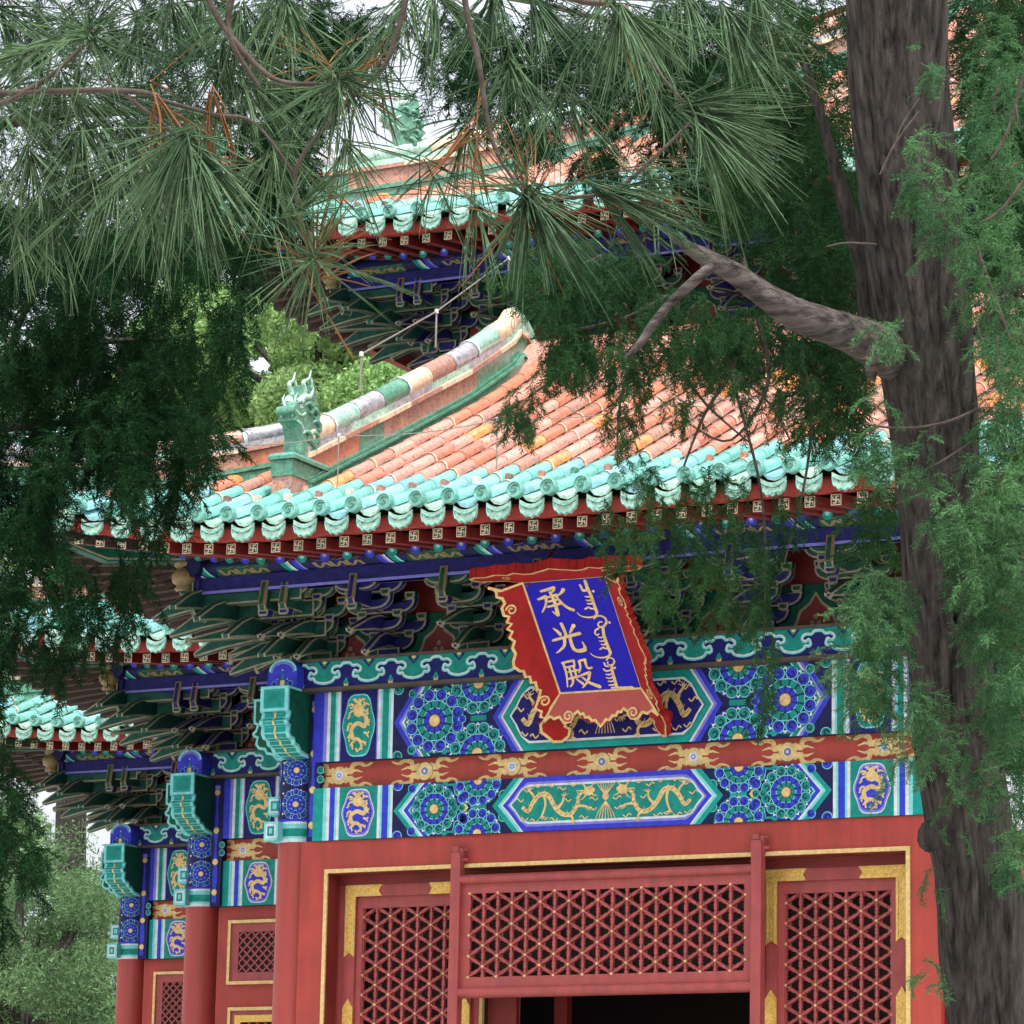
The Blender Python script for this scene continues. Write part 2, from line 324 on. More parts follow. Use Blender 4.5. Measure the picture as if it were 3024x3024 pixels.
def chevron(P,xa,dx,H,widths,cols,l,d=1):
    # bands with apex at (xa, H/2), arms running to xa+d*dx at top and bottom
    off=0
    for wd,c in zip(widths,cols):
        a=xa+d*off; b=a+d*wd
        up=[(a,H/2),(b,H/2),(b+d*dx,H),(a+d*dx,H)]; dn=[(a+d*dx,0),(b+d*dx,0),(b,H/2),(a,H/2)]
        if d<0: up=up[::-1]; dn=dn[::-1]
        P.poly(up,c,l); P.poly(dn,c,l); off+=wd
def beam_paint(P,L,H,A,B,full=True,fang='dragon',cw=1.):
    """Xuanzi pattern: A/B are the two paint colours; from the end: A stripe, B stripe, medallion, chevrons, rosettes, centre panel"""
    P.clip=[(0,0),(L,0),(L,H),(0,H)]
    P.rect(0,L,0,H,'navy',1)
    def half(o,d):
        def R(x0,x1,m,l=2):
            a,b=o+d*x0,o+d*x1; P.rect(min(a,b),max(a,b),0,H,m,l)
        R(0,.10,A); R(.10,.135,'cyan' if A!='blue' else 'lilac'); R(.135,.165,'white_paint'); R(.165,.215,B); R(.215,.235,'cyan'); R(.235,.262,'white_paint')
        R(.262,.64,'lilac' if A=='blue' else 'teal'); R(.274,.628,'blue_deep' if A=='blue' else 'green',3)
        medallion(P,o+d*.45,H/2,.31,H*.93,'teal' if A=='blue' else 'lilac','green' if A=='blue' else 'blue',4)
        R(.64,.665,'white_paint'); R(.665,.685,'cyan'); R(.685,.745,B); R(.745,.765,'cyan'); R(.765,.79,'white_paint')
        P.clip=[(max(0,min(o+d*.79,o+d*2.2)),0),(min(L,max(o+d*.79,o+d*2.2)),0),(min(L,max(o+d*.79,o+d*2.2)),H),(max(0,min(o+d*.79,o+d*2.2)),H)]
        R(.79,2.2,'navy',2)
        for yy in (0,H): spiral(P,o+d*.84,yy*.96+.02*H,.05,B,0,3)
        chevron(P,o+d*.80,.20,H,(.05,.028,.02,.045,.02),(A,'cyan' if A!='blue' else 'lilac','white_paint',B,'cyan'),3,d)
        rosette(P,o+d*1.20,H*.5,min(.285,H*.49),A if A!='teal' else 'green',B if B!='teal' else 'green',12,4)
        R2=min(.275,H*.49); e=R2*.95
        cA='green' if A=='blue' else 'blue'; cB='blue' if A=='blue' else 'green'
        rosette(P,o+d*1.62,0,R2,cA,cB,12,4); rosette(P,o+d*1.62,H,R2,cA,cB,12,4)
        if H<.5:
            P.poly([(o+d*1.44,H*.5),(o+d*1.50,H*.58),(o+d*1.53,H*.5),(o+d*1.50,H*.42)][::-1 if d>0 else 1],'gold_leaf',5)
            for q in (.32,.68): spiral(P,o+d*1.47,H*q,.05,cA,0,5); 
        P.poly([(o+d*1.55,H*.46),(o+d*1.70,H*.46),(o+d*1.70,H*.54),(o+d*1.55,H*.54)][::1 if d>0 else -1],cA if H>.5 else 'teal',5)
        for yy in (.10,.90):
            for xx in (.98,1.42): spiral(P,o+d*xx,H*yy,.042,cA,2,3); 
        for xx in (1.40,1.47): spiral(P,o+d*xx,H*.5,.036,cB,2,5)
        for yy in (.06,.94): P.disc(o+d*1.30,H*yy,.03,'teal',3); P.stroke([(o+d*1.22,H*yy),(o+d*1.4,H*yy)],.018,'teal',3)
        for q in (.3,.7): spiral(P,o+d*1.86,H*q,.045,cB,1,3); spiral(P,o+d*1.43,H*(q*1.6-.3),.045,cB,1,3)
        a=o+d*1.76
        chevron(P,a,.20,H,(.05,.028,.022),(A if A!='teal' else 'blue',)[:1]+('lilac','white_paint'),6,d) if A=='blue' else chevron(P,a,.20,H,(.055,.03,.02),('teal','cyan','white_paint'),6,d)
        P.clip=[(0,0),(L,0),(L,H),(0,H)]
    if full:
        half(0,1); half(L,-1)
        # centre panel (fangxin)
        b0=1.86; C='green' if A=='blue' else 'blue'
        def pan(k,e): # inset k, end lobes
            x0=b0+k; x1=L-b0-k; q=.2*(1-k*1.2)
            lf=[(x0+q,H-k*e),(x0+q*.62,H*.80),(x0+q*.62-.03,H*.72),(x0+q*.3,H*.63),(x0,H/2),(x0+q*.3,H*.37),(x0+q*.62-.03,H*.28),(x0+q*.62,H*.20),(x0+q,k*e)]
            return [(x,y) for x,y in lf]+[(L-x,y) for x,y in lf[::-1]]
        P.poly(pan(0,0),C if C=='blue' else 'teal',7); P.poly(pan(.045,.9),'lilac' if C=='blue' else 'green',8); P.poly(pan(.065,.95),'white_paint',9)
        P.poly(pan(.085,.95),'green' if C=='blue' else 'blue_deep',10)
        x0=b0+.13; x1=L-b0-.13; mid=L/2
        dragon(P,x0+.03,mid-.09,H*.16,H*.86,'gold_leaf',12); dragon(P,mid+.09,x1-.03,H*.16,H*.86,'gold_leaf',12,True)
        P.disc(mid,H*.58,.03,'gold_leaf',12)
        for q in range(7): P.stroke([(mid,H*.5),(mid+(q-3)*.022,H*.3),(mid+(q-3)*.03,H*.18)],.007,'gold_leaf',12); P.stroke([(mid,H*.6),(mid+(q-3)*.03,H*.84)],[.012,.004],'gold_leaf',12)
    else: half(0,1)
    P.clip=None
def red_board_paint(P,L,H,phase,period):
    P.clip=[(0,0),(L,0),(L,H),(0,H)]
    x=phase
    while x<L+.5:
        P.disc(x,H*.5,.085,'gold_dull',2,n=14); P.disc(x,H*.5,.078,'gold_leaf',3,n=14); P.disc(x,H*.5,.042,'white_paint',4); P.disc(x,H*.5,.034,'gold_dull' if int(x/period)%2 else 'white_paint',5); P.disc(x,H*.5,.022,'lilac',6); P.disc(x,H*.5,.011,'white_paint',7)
        for d in (-1,1):
            for e in (-1,1):
                Q=smooth_pts([(x+d*.05,H*.5+e*.05),(x+d*.12,H*.5+e*.03),(x+d*.13,H*.5+e*.085),(x+d*.20,H*.5+e*.10),(x+d*.26,H*.5+e*.075),(x+d*.33,H*.5+e*.10)],3)
                P.stroke(Q,[.05]*4+[.042]*4+[.034]*4+[.02]*3+[.006],'gold_leaf',2)
                P.stroke([(x+d*.07,H*.5+e*.02),(x+d*.17,H*.5+e*.04),(x+d*.23,H*.5+e*.02)],[.03,.02,.006],'gold_leaf',2)
        x+=period
    P.clip=None
def cloud_paint(P,L,H,phase,per):
    P.clip=[(0,0),(L,0),(L,H),(0,H)]
    hc=[(0,.90),(.08,.88),(.14,.78),(.24,.79),(.315,.70),(.315,.58),(.25,.53),(.19,.60),(.16,.50),(.155,.40),(.20,.35),(.26,.37),(.29,.27),(.37,.19),(.5,.15)]
    k0=int(-phase/per)-2
    for k in range(k0,int((L-phase)/per)+2):
        c=phase+k*per
        half=smooth_pts([(c+u*per,v*H) for u,v in hc],3); other=[(2*(c+.5*per)-x,y) for x,y in half][::-1]
        crv=half+other[1:]
        # green lobe above the curve: strips up to the top edge (curve can overhang, so fan from the top centre)
        top=[(c+.5*per+(x-(c+.5*per))*.0,H) for x,y in crv]
        P2=[(c,H)]+crv+[(c+per,H)]
        P.clip_save=P.clip; P.clip=None
        if c>=-1e-6 and c+per<=L+1e-6:
            P.poly(P2[::1],'green',2); P.stroke(crv,.026,'cyan',3); P.stroke([(x,y+.006) for x,y in crv],.010,'white_paint',4)
        P.clip=P.clip_save
        P.disc(c,H*.06,.022,'gold_leaf',3); P.disc(c,H*.2,.016,'green',3,ry=.03); P.stroke([(c-.03,H*.1),(c,H*.3),(c+.03,H*.1)],.008,'teal',4)
        P.disc(c+per/2,H*.97,.018,'gold_leaf',3); P.stroke([(c+per/2-.05,H*.98),(c+per/2,H*.72),(c+per/2+.05,H*.98)],.02,'blue_deep',3)
    P.clip=None
# ------------------------------------------------------------------ bracket sets
def arm_poly(L,h,n=4):
    r=min(.13,L*.3); e=[(L/2-r+r*sin(PI/2*i/n),h*.86*(1-cos(PI/2*i/n))) for i in range(n+1)]
    return [(-x,y) for x,y in e[::-1]]+e+[(L/2,h),(L/2-.02,h)]+[(.12,h*.80),(-.12,h*.80)]+[(-L/2+.02,h),(-L/2,h)]
def oprism(mb,poly,y0,y1,face,line,axis='y',front=(-1,),ins=.015):
    """extruded board whose edges carry a pale painted line"""
    n=len(poly)
    def P(u,v,a): return {'y':(u,a,v),'x':(a,u,v)}[axis]
    w=.013; ys=[y0,y0+w,y1-w,y1]
    for k in range(3):
        vs=[P(u,v,ys[k]) for u,v in poly]+[P(u,v,ys[k+1]) for u,v in poly]
        mb.add(vs,[(i,(i+1)%n,(i+1)%n+n,i+n) for i in range(n)],line if k!=1 else face)
    for yy in (y0,y1):
        mb.add([P(u,v,yy) for u,v in poly],[tuple(range(n))],line)
    cx=sum(p[0] for p in poly)/n; 
    # inset by edge normals (polygon may be either orientation)
    area=sum(poly[i][0]*poly[(i+1)%n][1]-poly[(i+1)%n][0]*poly[i][1] for i in range(n)); sg=1 if area>0 else -1
    q=[]
    for i in range(n):
        a=poly[i-1];b=poly[i];c=poly[(i+1)%n]
        e1=(b[0]-a[0],b[1]-a[1]);e2=(c[0]-b[0],c[1]-b[1]);l1=math.hypot(*e1) or 1;l2=math.hypot(*e2) or 1
        n1=(-e1[1]/l1*sg,e1[0]/l1*sg);n2=(-e2[1]/l2*sg,e2[0]/l2*sg)
        m=(n1[0]+n2[0],n1[1]+n2[1]);ml=math.hypot(*m) or 1; k=min(2.,1/max(.35,(m[0]*n1[0]+m[1]*n1[1])/ml))
        q.append((b[0]+m[0]/ml*ins*k,b[1]+m[1]/ml*ins*k))
    for yy,d in ((y0,-.0015),(y1,.0015)):
        mb.add([P(u,v,yy+d) for u,v in q],[tuple(range(n))],face)
def block(mb,x,y,z,w,h,face,line,dy=None):
    dy=dy or w*.85; t=.72
    pl=[(x-w/2*t,z),(x+w/2*t,z),(x+w/2,z+h*.42),(x+w/2,z+h),(x-w/2,z+h),(x-w/2,z+h*.42)]
    oprism(mb,pl,y-dy/2,y+dy/2,face,line)
def bracket_set(A,B,diag=1.,name='bracket_set',noses=(0,)):
    mb=MB(); ln='pale_line'; st=.225*diag
    block(mb,0,0,0,.22,.115,A,ln)
    lev=[.10,.245,.39,.53]; h=.115; wt=.075
    def xarm(y,z,L):
        if diag>1.1: return
        oprism(mb,[(u,v+z) for u,v in arm_poly(L,h)],y-wt/2,y+wt/2,A,ln)
        for s in (-1,1): block(mb,s*(L/2-.045),y,z+h-.004,.095,.062,B,ln,.09)
    for i,(ya,L) in enumerate([(0,.44)]): xarm(ya,lev[0],L)
    xarm(0,lev[1],.68); xarm(-st,lev[1],.44)
    xarm(-st,lev[2],.68); xarm(-2*st,lev[2],.44)
    xarm(-2*st,lev[3],.68); xarm(-3*st,lev[3]-.01,.44)
    def ang(z,y1,drop):
        pl=[(.12,z+h),(.12,z),(-.12*diag,z),(y1*.55,z-drop*.35),(y1,z-drop),(y1-.012,z-drop+.028),(y1*.62,z+h*.55),(y1*.4,z+h)]
        oprism(mb,pl,-wt/2,wt/2,B if i_ang else A,ln,axis='x')
        # beak tip: pale lozenge with dark heart
        mb.tube([(0,y1+.02,z-drop+.012),(0,y1-.012,z-drop+.008)],[.036,.030],ln,4); mb.tube([(0,y1-.010,z-drop+.008),(0,y1-.018,z-drop+.007)],.014,'navy',4)
    i_ang=0; ang(lev[0]+.02,-.50*diag,.12); ang(lev[1]+.01,-.78*diag,.11)
    for nx in noses:
        pl=[(.1,lev[2]+.02),(-3*st-.10,lev[2]+.0),(-3*st-.12,lev[2]+.04),(-3*st-.07,lev[3]+.13),(-3*st-.02,lev[3]+.15),(.1,lev[3]+.15)]
        oprism(mb,pl,nx-wt/2,nx+wt/2,A,ln,axis='x')
        yy=-3*st; mb.add([(nx-.036,yy-.123,lev[2]+.042),(nx+.036,yy-.123,lev[2]+.042),(nx+.036,yy-.073,lev[3]+.13),(nx-.036,yy-.073,lev[3]+.13)],[(0,1,2,3)],'gold_dull')
        mb.add([(nx-.024,yy-.1215,lev[2]+.052),(nx+.014,yy-.1215,lev[2]+.052),(nx+.014,yy-.078,lev[3]+.115),(nx-.024,yy-.078,lev[3]+.115)],[(0,1,2,3)],A)
        block(mb,nx,-3*st-.04,lev[2]-.05,.10,.055,B,ln,.1)
    return mb
def arch_panel(mb,cx,y,W,z0,z1,red='red_dark'):
    mb.box(cx-W/2,cx+W/2,y,y+.02,z0,z1,'green_deep')
    P=Paint(mb,(cx,y,z0),(1,0,0),(0,0,1),(0,-1,0)); H=z1-z0
    sh=[(-.2,0),(-.2,.03),(-.16,.10),(-.13,.19),(-.05,.25),(0,.33),(.05,.25),(.13,.19),(.16,.10),(.2,.03),(.2,0)]
    P.poly([(x*1.14,v*1.1) for x,v in sh][::-1],'pale_line',1); P.poly(sh[::-1],'red_dark',2)
    for x,v in ((0,.15),(-.03,.095),(.03,.095)): P.disc(x,v,.020,'pale_line',3); P.disc(x,v,.010,'gold_dull',4)
# ------------------------------------------------------------------ eaves and tiled roofs
PROF=[(-2.12,.86),(-1.95,.91),(-.95,1.36),(.51,2.06),(1.99,2.79),(2.89,3.31),(3.35,3.66)]
PROF2=[(-2.12,.86),(-1.95,.91),(-.95,1.36),(.51,2.06),(1.99,2.9),(3.5,3.95),(5.2,5.4),(6.6,6.9)]
def up(x,y,Lx=None,rc=None):
    d=(1.0-x)/3.1
    r=.46*d*d if d>0 else 0
    if rc is not None:
        e=(1.0-(rc-x))/3.1; r+=.46*e*e if e>0 else 0
    f=1-max(0,y+1.95)/2.6
    return r*max(0,min(1,f))
def cyc(i,k): return random.Random(i*131+k*17+5).random()
def tube_color(yk,i,k,worn=.25):
    if yk<-1.1: return 'glaze_teal' if cyc(i,k)<.7 else 'glaze_blue'
    q=cyc(i,k); return 'glaze_salmon' if q<.42 else 'glaze_orange' if q<.72 else 'glaze_worn' if q<.72+worn*.7 else 'glaze_amber'
def end_square(mb,x,y,z,s,nrm=(0,-1,0),U=(1,0,0)):
    P=Paint(mb,(x,y,z),U,(0,0,1),nrm); h=s/2
    P.rect(-h,h,-h,h,'glaze_cream',1); P.rect(-h*.82,h*.82,-h*.82,h*.82,'green_deep',2)
    for a in ((-.12,.12,-.6,.6),(-.6,.6,-.12,.12),(.0,.6,.48,.7),(-.6,0,-.7,-.48),(-.7,-.48,0,.6),(.48,.7,-.6,0)):
        P.rect(a[0]*h,a[1]*h,a[2]*h,a[3]*h,'glaze_cream',3)
def cap_disc(mb,x,y,z,r=.070,tf=None):
    # round end tile with raised rim and scroll
    n=14; nv=[]
    def ring(rr,yy): return [(x+rr*cos(2*PI*i/n),y+yy,z+rr*sin(2*PI*i/n)) for i in range(n)]
    rs=[(r,.06),(r,-.008),(r*.86,-.012),(r*.78,0),(r*.12,-.002)]
    vs=[]; 
    for a,b in rs: vs+=ring(a,b)
    fs=[(j*n+i,j*n+(i+1)%n,(j+1)*n+(i+1)%n,(j+1)*n+i) for j in range(len(rs)-1) for i in range(n)]+[tuple(range((len(rs)-1)*n,len(rs)*n))]
    mb.add(vs,fs,'glaze_teal')
    mb.tube([(x+r*(.6-.5*t)*cos(.8+t*8),y-.006,z+r*(.6-.5*t)*sin(.8+t*8)) for t in [i/10 for i in range(11)]],r*.10,'glaze_green',4,caps=False)
def drip_tile(mb,x,y,z,w=.22,h=.135):
    # hanging scalloped plate under each pan tile
    n=12; pts=[(-w/2,.02),(w/2,.02)]
    lo=[(w/2*cos(PI*i/n),-h*(.25+.75*sin(PI*i/n)**.8)*(1+.07*cos(i*PI))) for i in range(n+1)]
    top=[(-w/2+w*i/8,.02-.045*math.sin(PI*i/8)) for i in range(9)]
    pl=[(x+a,z+b) for a,b in top]+[(x+a,z+b) for a,b in lo]
    mb.prism(pl,y,y+.014,'glaze_pale')
    mb.tube([(x+a*.96,y-.004,z+b*.93) for a,b in lo[0:]],.006,'glaze_teal',4,caps=False)
    mb.tube([(x-w*.44+w*.88*i/8,y-.004,z-.02-.04*math.sin(PI*i/8)) for i in range(9)],.006,'glaze_teal',4,caps=False)
    for d in (-1,1): mb.tube([(x+d*.015,y-.003,z-.06),(x+d*.035,y-.003,z-.045),(x+d*.05,y-.003,z-.062),(x+d*.062,y-.003,z-.048)],.005,'glaze_green',4,caps=False)
def build_eave(tagname,X0,Y0,Z0,Lx,yflank,pitch=.30,rpitch=.219,prof=PROF,xg=.4,ytop=3.1,setp=.886,nset=None,rcorner=None,tile_x1=None,label_roof=None,sets_x=None,sets_flank=2,detail=1,setA=0):
    T0=lambda v:(v[0]+X0,v[1]+Y0,v[2]+Z0)
    TF=lambda v:(v[1]+X0,v[0]+Y0,v[2]+Z0)   # flank: swapped
    roof=empty(tagname,(0,0,0)); roof.parent=HALL
    xe=tile_x1 if tile_x1 is not None else Lx
    zs=lambda x,y:interp(prof,y)+up(x,y,rc=rcorner)
    def z_under(x,y): return up(x,y,rc=rcorner)
    # purlin band + painted purlin + boarding (front and flank)
    for tf,L,nm in ((T0,xe,'f'),(TF,yflank,'s')):
        b=MB(); b.tf=tf
        b.box(-.78,L,-.745,-.655,.575,.72,'bk_blue'); b.box(-.80,L,-.755,-.645,.575,.60,'lilac' if nm=='f' else 'blue_deep')
        b.build('eave_beam',roof)
        b=MB(); b.tf=tf
        b.tube([(-.86,-.70,.82),(L,-.70,.82)],.10,'navy',14)
        if nm=='f':
            def wr(u,v,h):
                a=PI*1.02+v*1.35; r=.1005+h
                return (-.8+u,-.70+r*cos(a),.82+r*sin(a))
            P=Paint(b,(0,0,0),(1,0,0),(0,0,1),(0,-1,0),wrap=wr); u=.0; k=0
            while u<L+.7:
                c1,c2=(('blue','lilac'),('green','cyan'))[k%2]
                for (o,w_,c) in ((0,.05,c1),(.05,.025,c2),(.075,.02,'white_paint'),(.12,.05,('green','blue')[k%2]),(.17,.025,('cyan','lilac')[k%2])):
                    for q in range(6): P.poly([(u+o+.11*q/6,q/6),(u+o+w_+.11*q/6,q/6),(u+o+w_+.11*(q+1)/6,(q+1)/6),(u+o+.11*(q+1)/6,(q+1)/6)],c,1)
                for q in range(6): P.rect(u+.33,u+.85,.1+.14*q,.1+.14*(q+1),('green_deep','blue_deep')[k%2],1)
                for q in range(3):
                    P.stroke(smooth_pts([(u+.36+.16*q,.3),(u+.42+.16*q,.75),(u+.47+.16*q,.35),(u+.53+.16*q,.7)],3),.035,'gold_dull',3)
                    for w3 in (.2,.8): P.stroke([(u+.38+.16*q,w3),(u+.44+.16*q,w3+.05),(u+.5+.16*q,w3-.05)],.02,'gold_dull',3)
                u+=.95; k+=1
        b.build('purlin',roof)
        # soffit boarding above the rafters and the fascia
        b=MB(); b.tf=tf; n=26; xs=[-2.0+(L+2.0)*i/n for i in range(n+1)]
        vs=[];fs=[]
        for x in xs:
            for (y,z) in ((-2.0,.815),(-1.0,.93),(.3,1.38)):
                xx=max(x,y) if x<0 else x
                vs.append((xx,y,z+up(x,y)+.035))
        for i in range(n):
            for j in range(2): fs.append((i*3+j,(i+1)*3+j,(i+1)*3+j+1,i*3+j+1))
        b.add(vs,fs,'wood_dark'); b.build('soffit',roof)
        b=MB(); b.tf=tf; vs=[];fs=[];n=70; xs=[-2.0+(L+2.0)*i/n for i in range(n+1)]
        for x in xs:
            r=z_under(x,-2)
            for (y,z) in ((-1.88,.725+r),(-1.985,.725+r),(-1.985,.84+r),(-1.88,.86+r)): vs.append((x,y,z))
        for i in range(n):
            for j in range(4): fs.append((i*4+j,(i+1)*4+j,(i+1)*4+(j+1)%4,i*4+(j+1)%4))
        b.add(vs,fs,'red_wall')
        b.build('fascia',roof)
        # rafters
        proto_f=MB(); proto_f.tf=None
        xk=[ -1.82+rpitch*k for k in range(int((L+1.82)/rpitch)+1)]
        if nm=='s': xk=[x for x in xk if x<min(L,1.8)]
        for k,x in enumerate(xk):
            r=up(x,-2,rc=rcorner); fan=max(0,-x+.25)
            m=MB(); m.tf=tf
            dx=.62*fan if x<.25 else 0
            y0,y1=-1.93,-.95
            def rot(y): t=(y-y0)/(y1-y0); return x+dx*.62*t
            vs=[]
            s=.045
            for y,z in ((y0,.665),(y1,.80)):
                cx=rot(y); zz=z+up(x,y)
                vs+=[(cx-s,y,zz-s),(cx+s,y,zz-s),(cx+s,y,zz+s),(cx-s,y,zz+s)]
            m.add(vs,[(0,1,2,3),(4,7,6,5),(0,4,5,1),(1,5,6,2),(2,6,7,3),(3,7,4,0)],'red_dark' if nm=='f' and x>-.5 else 'wood_dark')
            if detail: end_square(m,x,y0-.001,.665+up(x,y0),.088)
            m.build('flying_rafter',roof)
            m=MB(); m.tf=tf; xb=x+rpitch*.5; dx2=.8*fan if x<.25 else 0
            p=[(xb+dx2*.35,-1.30,.70+up(x,-1.3)*.9),(xb+dx2*.8,-.70,.965+up(x,-.7)*.8),(xb+dx2*1.25,.25,1.32)]
            m.tube(p,.047,'wood_dark',8)
            if detail and nm=='f':
                P=Paint(m,(p[0][0],p[0][1]-.004,p[0][2]),(1,0,0),(0,-.25,.97),(0,-1,-.3)); c=('blue','green')[k%2]
                P.disc(0,0,.046,c,1,n=12); P.disc(0,.012,.024,('lilac','cyan')[k%2],2,n=10); P.disc(0,.018,.013,'white_paint',3,n=8)
            m.build('round_rafter',roof)
    # corner beam with gilt vase
    cr=.46
    b=MB(); b.tf=T0
    pts=[(0.2,0.2,1.15),(-.7,-.7,.98),(-1.3,-1.3,.92),(-2.06,-2.06,.80+cr)]
    for (pa,pb) in zip(pts,pts[1:]):
        d=Vector((1,-1,0)).normalized()*.075; A_=Vector(pa);B_=Vector(pb)
        vs=[A_-d,A_+d,B_+d,B_-d]; vs=[tuple(v+Vector((0,0,-.11))) for v in vs]+[tuple(v+Vector((0,0,.08))) for v in vs]
        b.add(vs,[(0,1,2,3),(4,7,6,5),(0,4,5,1),(1,5,6,2),(2,6,7,3),(3,7,4,0)],'green_deep')
        o=d*1.03; 
        for zz in (-.10,.055):
            b.add([tuple(A_+o+Vector((0,0,zz))),tuple(B_+o+Vector((0,0,zz))),tuple(B_+o+Vector((0,0,zz+.02))),tuple(A_+o+Vector((0,0,zz+.02)))],[(0,1,2,3)],'pale_line')
    b.build('corner_beam',roof)
    b=MB(); b.tf=T0
    vp=[(0,.055),(.02,.085),(.05,.06),(.075,.10),(.13,.115),(.17,.09),(.19,.06),(.21,.09),(.235,.09)]
    n=14; vs=[]
    for z,r in vp: vs+=[(-.80+r*cos(2*PI*i/n),-.80+r*sin(2*PI*i/n),.60+z*1.1) for i in range(n)]
    b.add(vs,[(j*n+i,j*n+(i+1)%n,(j+1)*n+(i+1)%n,(j+1)*n+i) for j in range(len(vp)-1) for i in range(n)],'gold_dull',True); b.build('gilt_vase',roof)
    # framed end of the eave beam
    b=MB(); b.tf=T0; P=Paint(b,(-.82,-.80,.57),(1,0,0),(0,0,1),(0,-1,0)); b.box(-.84,-.70,-.79,-.62,.56,.82,'green_deep'); 
    P.rect(-.02,.12,0,.25,'pale_line',1); P.rect(-.006,.106,.014,.236,'green_deep',2); P.rect(.02,.08,.04,.21,'pale_line',3); P.rect(.03,.07,.05,.2,'navy',4); b.build('beam_end',roof)
    # roof body sheet + pan tiles + round tile rows
    rows=[x for x in [-1.95+pitch*k for k in range(int((xe+1.95)/pitch)+1)]]
    def ymax(x):
        if rcorner is not None and x>rcorner-xg: return max(-2.0,rcorner-x)
        return ytop if x>=xg else x+.02
    def ymaxR(x):
        return ymax(x)
    pan=MB(); pan.tf=T0; tub=MB(); tub.tf=T0
    L=.36
    for i,x in enumerate(rows):
        ym=ymax(x); y=-2.10; k=0
        while y<ym-.05:
            y2=min(y+L,ym+.03); r0,r1=.080,.068
            def P3(yy,xx,rr):
                # point on row at yy with cross offset
                a=zs(x,yy); return a
            za,zb=P3(y,x,0),P3(y2,x,0); n=6
            vs=[(x+r0*cos(PI*j/n),y,za+.022+r0*sin(PI*j/n)*1.05) for j in range(n+1)]+[(x+r1*cos(PI*j/n),y2,zb+.022+r1*sin(PI*j/n)*1.05) for j in range(n+1)]
            c=tube_color(y,i,k)
            tub.add(vs,[(j,j+1,j+n+2,j+n+1) for j in range(n)],c,True)
            tub.add(vs[:n+1],[tuple(range(n+1))],c)
            if k in(1,2) and cyc(i,k+50)<.3 or (k>2 and cyc(i,k+50)<.22):  # mortar joint
                vs=[(x+(r0+.003)*cos(PI*j/n),y-.004,za+.023+(r0+.003)*sin(PI*j/n)*1.05) for j in range(n+1)]+[(x+(r0+.003)*cos(PI*j/n),y+.022,za+.031+(r0+.003)*sin(PI*j/n)*1.05) for j in range(n+1)]
                tub.add(vs,[(j,j+1,j+n+2,j+n+1) for j in range(n)],'glaze_cream')
            y+=L; k+=1
        if k>0:
            yy=-1.66; z=zs(x,yy)+.085; tub.box(x-.026,x+.026,yy-.03,yy+.03,z-.01,z+.055,('stone','glaze_worn','glaze_green','pan_tile')[int(cyc(i,99)*4)],.008)
        # pan between this row and the next
        xm=x+pitch/2; ym2=ymax(xm); y=-2.10;k=0
        while y<ym2-.05:
            y2=min(y+(.40 if k==0 else .24),ym2+.03); vs=[]
            for yy,dz in ((y,.022),(y2,-.006)):
                za=zs(xm,yy)
                vs+=[(xm-pitch*.36,yy,za+.025+dz),(xm-pitch*.2,yy,za-.025+dz),(xm,yy,za-.042+dz),(xm+pitch*.2,yy,za-.025+dz),(xm+pitch*.36,yy,za+.025+dz)]
            vs+= [(v[0],v[1],v[2]-.03) for v in vs[:5]]
            pan.add(vs,[(j,j+1,j+6,j+5) for j in range(4)]+[(10+j,11+j,j+1,j) for j in range(4)],'glaze_pale' if y<-1.1 and cyc(i,k+7)<.8 else 'pan_tile' if y>-1.15 else 'glaze_blue')
            y=y2;k+=1
            if y2>ym2-.0: break
    tub.build('tile_rows',roof); 
    # closed bed below the tiles, front, flank and rear
    n=24; xs=[-2.1+(xe+2.1)*i/n for i in range(n+1)]; vs=[];fs=[]; ny=8
    for x in xs:
        ym=ymax(x)
        for j in range(ny+1):
            y=-2.02+(max(ym,-1.9)+2.02)*j/ny; vs.append((x,y,zs(x,y)-.075))
    for i in range(n):
        for j in range(ny): a=i*(ny+1)+j; fs.append((a,a+ny+1,a+ny+2,a+1))
    pan.add(vs,fs,'pan_tile'); pan.build('pan_tiles',roof)
    fl=MB(); fl.tf=TF; vs=[];fs=[]; xs=[-2.1+(yflank+2.1)*i/n for i in range(n+1)]
    for x in xs:
        ym=min(xg,x) 
        for j in range(ny+1):
            y=-2.02+(max(ym,-1.9)+2.02)*j/ny; vs.append((x,y,interp(prof,y)+up(x,y)+.0))
    for i in range(n):
        for j in range(ny): a=i*(ny+1)+j; fs.append((a,a+ny+1,a+ny+2,a+1))
    fl.add(vs,fs,'glaze_teal'); fl.build('flank_slope',roof)
    # eave-end tiles
    for i,x in enumerate(rows):
        m=MB(); m.tf=T0; cap_disc(m,x,-2.15,zs(x,-2.08)+.055); m.build('cap_tile',roof)
        m=MB(); m.tf=T0; xm=x+pitch/2; drip_tile(m,xm,-2.135,zs(xm,-2.1)-.045); m.build('drip_tile',roof)
    # bracket sets
    P1=bracket_set('bk_blue','bk_green').build('bracket_set',HALL,T0((-99,0,0)))
    P2=bracket_set('bk_green','bk_blue').build('bracket_set',HALL,T0((-99,0,0)))
    used=[False,False]
    def put(k,loc,rz):
        o=(P1,P2)[k%2]
        if used[k%2]: o=copyobj(o)
        used[k%2]=True; o.location=loc; o.rotation_euler=(0,0,rz); return o
    xs=sets_x if sets_x is not None else [setp*i for i in range(0,int(Lx/setp+1.01))]
    for i,x in enumerate(xs): put(i+1+setA,T0((x,0,0)),0)
    put(1+setA,T0((.20,0.01,0.004)),0)
    for i in range(0,sets_flank): put(i+1,T0((0,setp*i+.003,.003)),-PI/2)
    dg=bracket_set('bk_green','bk_green',1.38).build('bracket_set',HALL); dg.location=T0((0,0,.006)); dg.rotation_euler=(0,0,-PI/4)
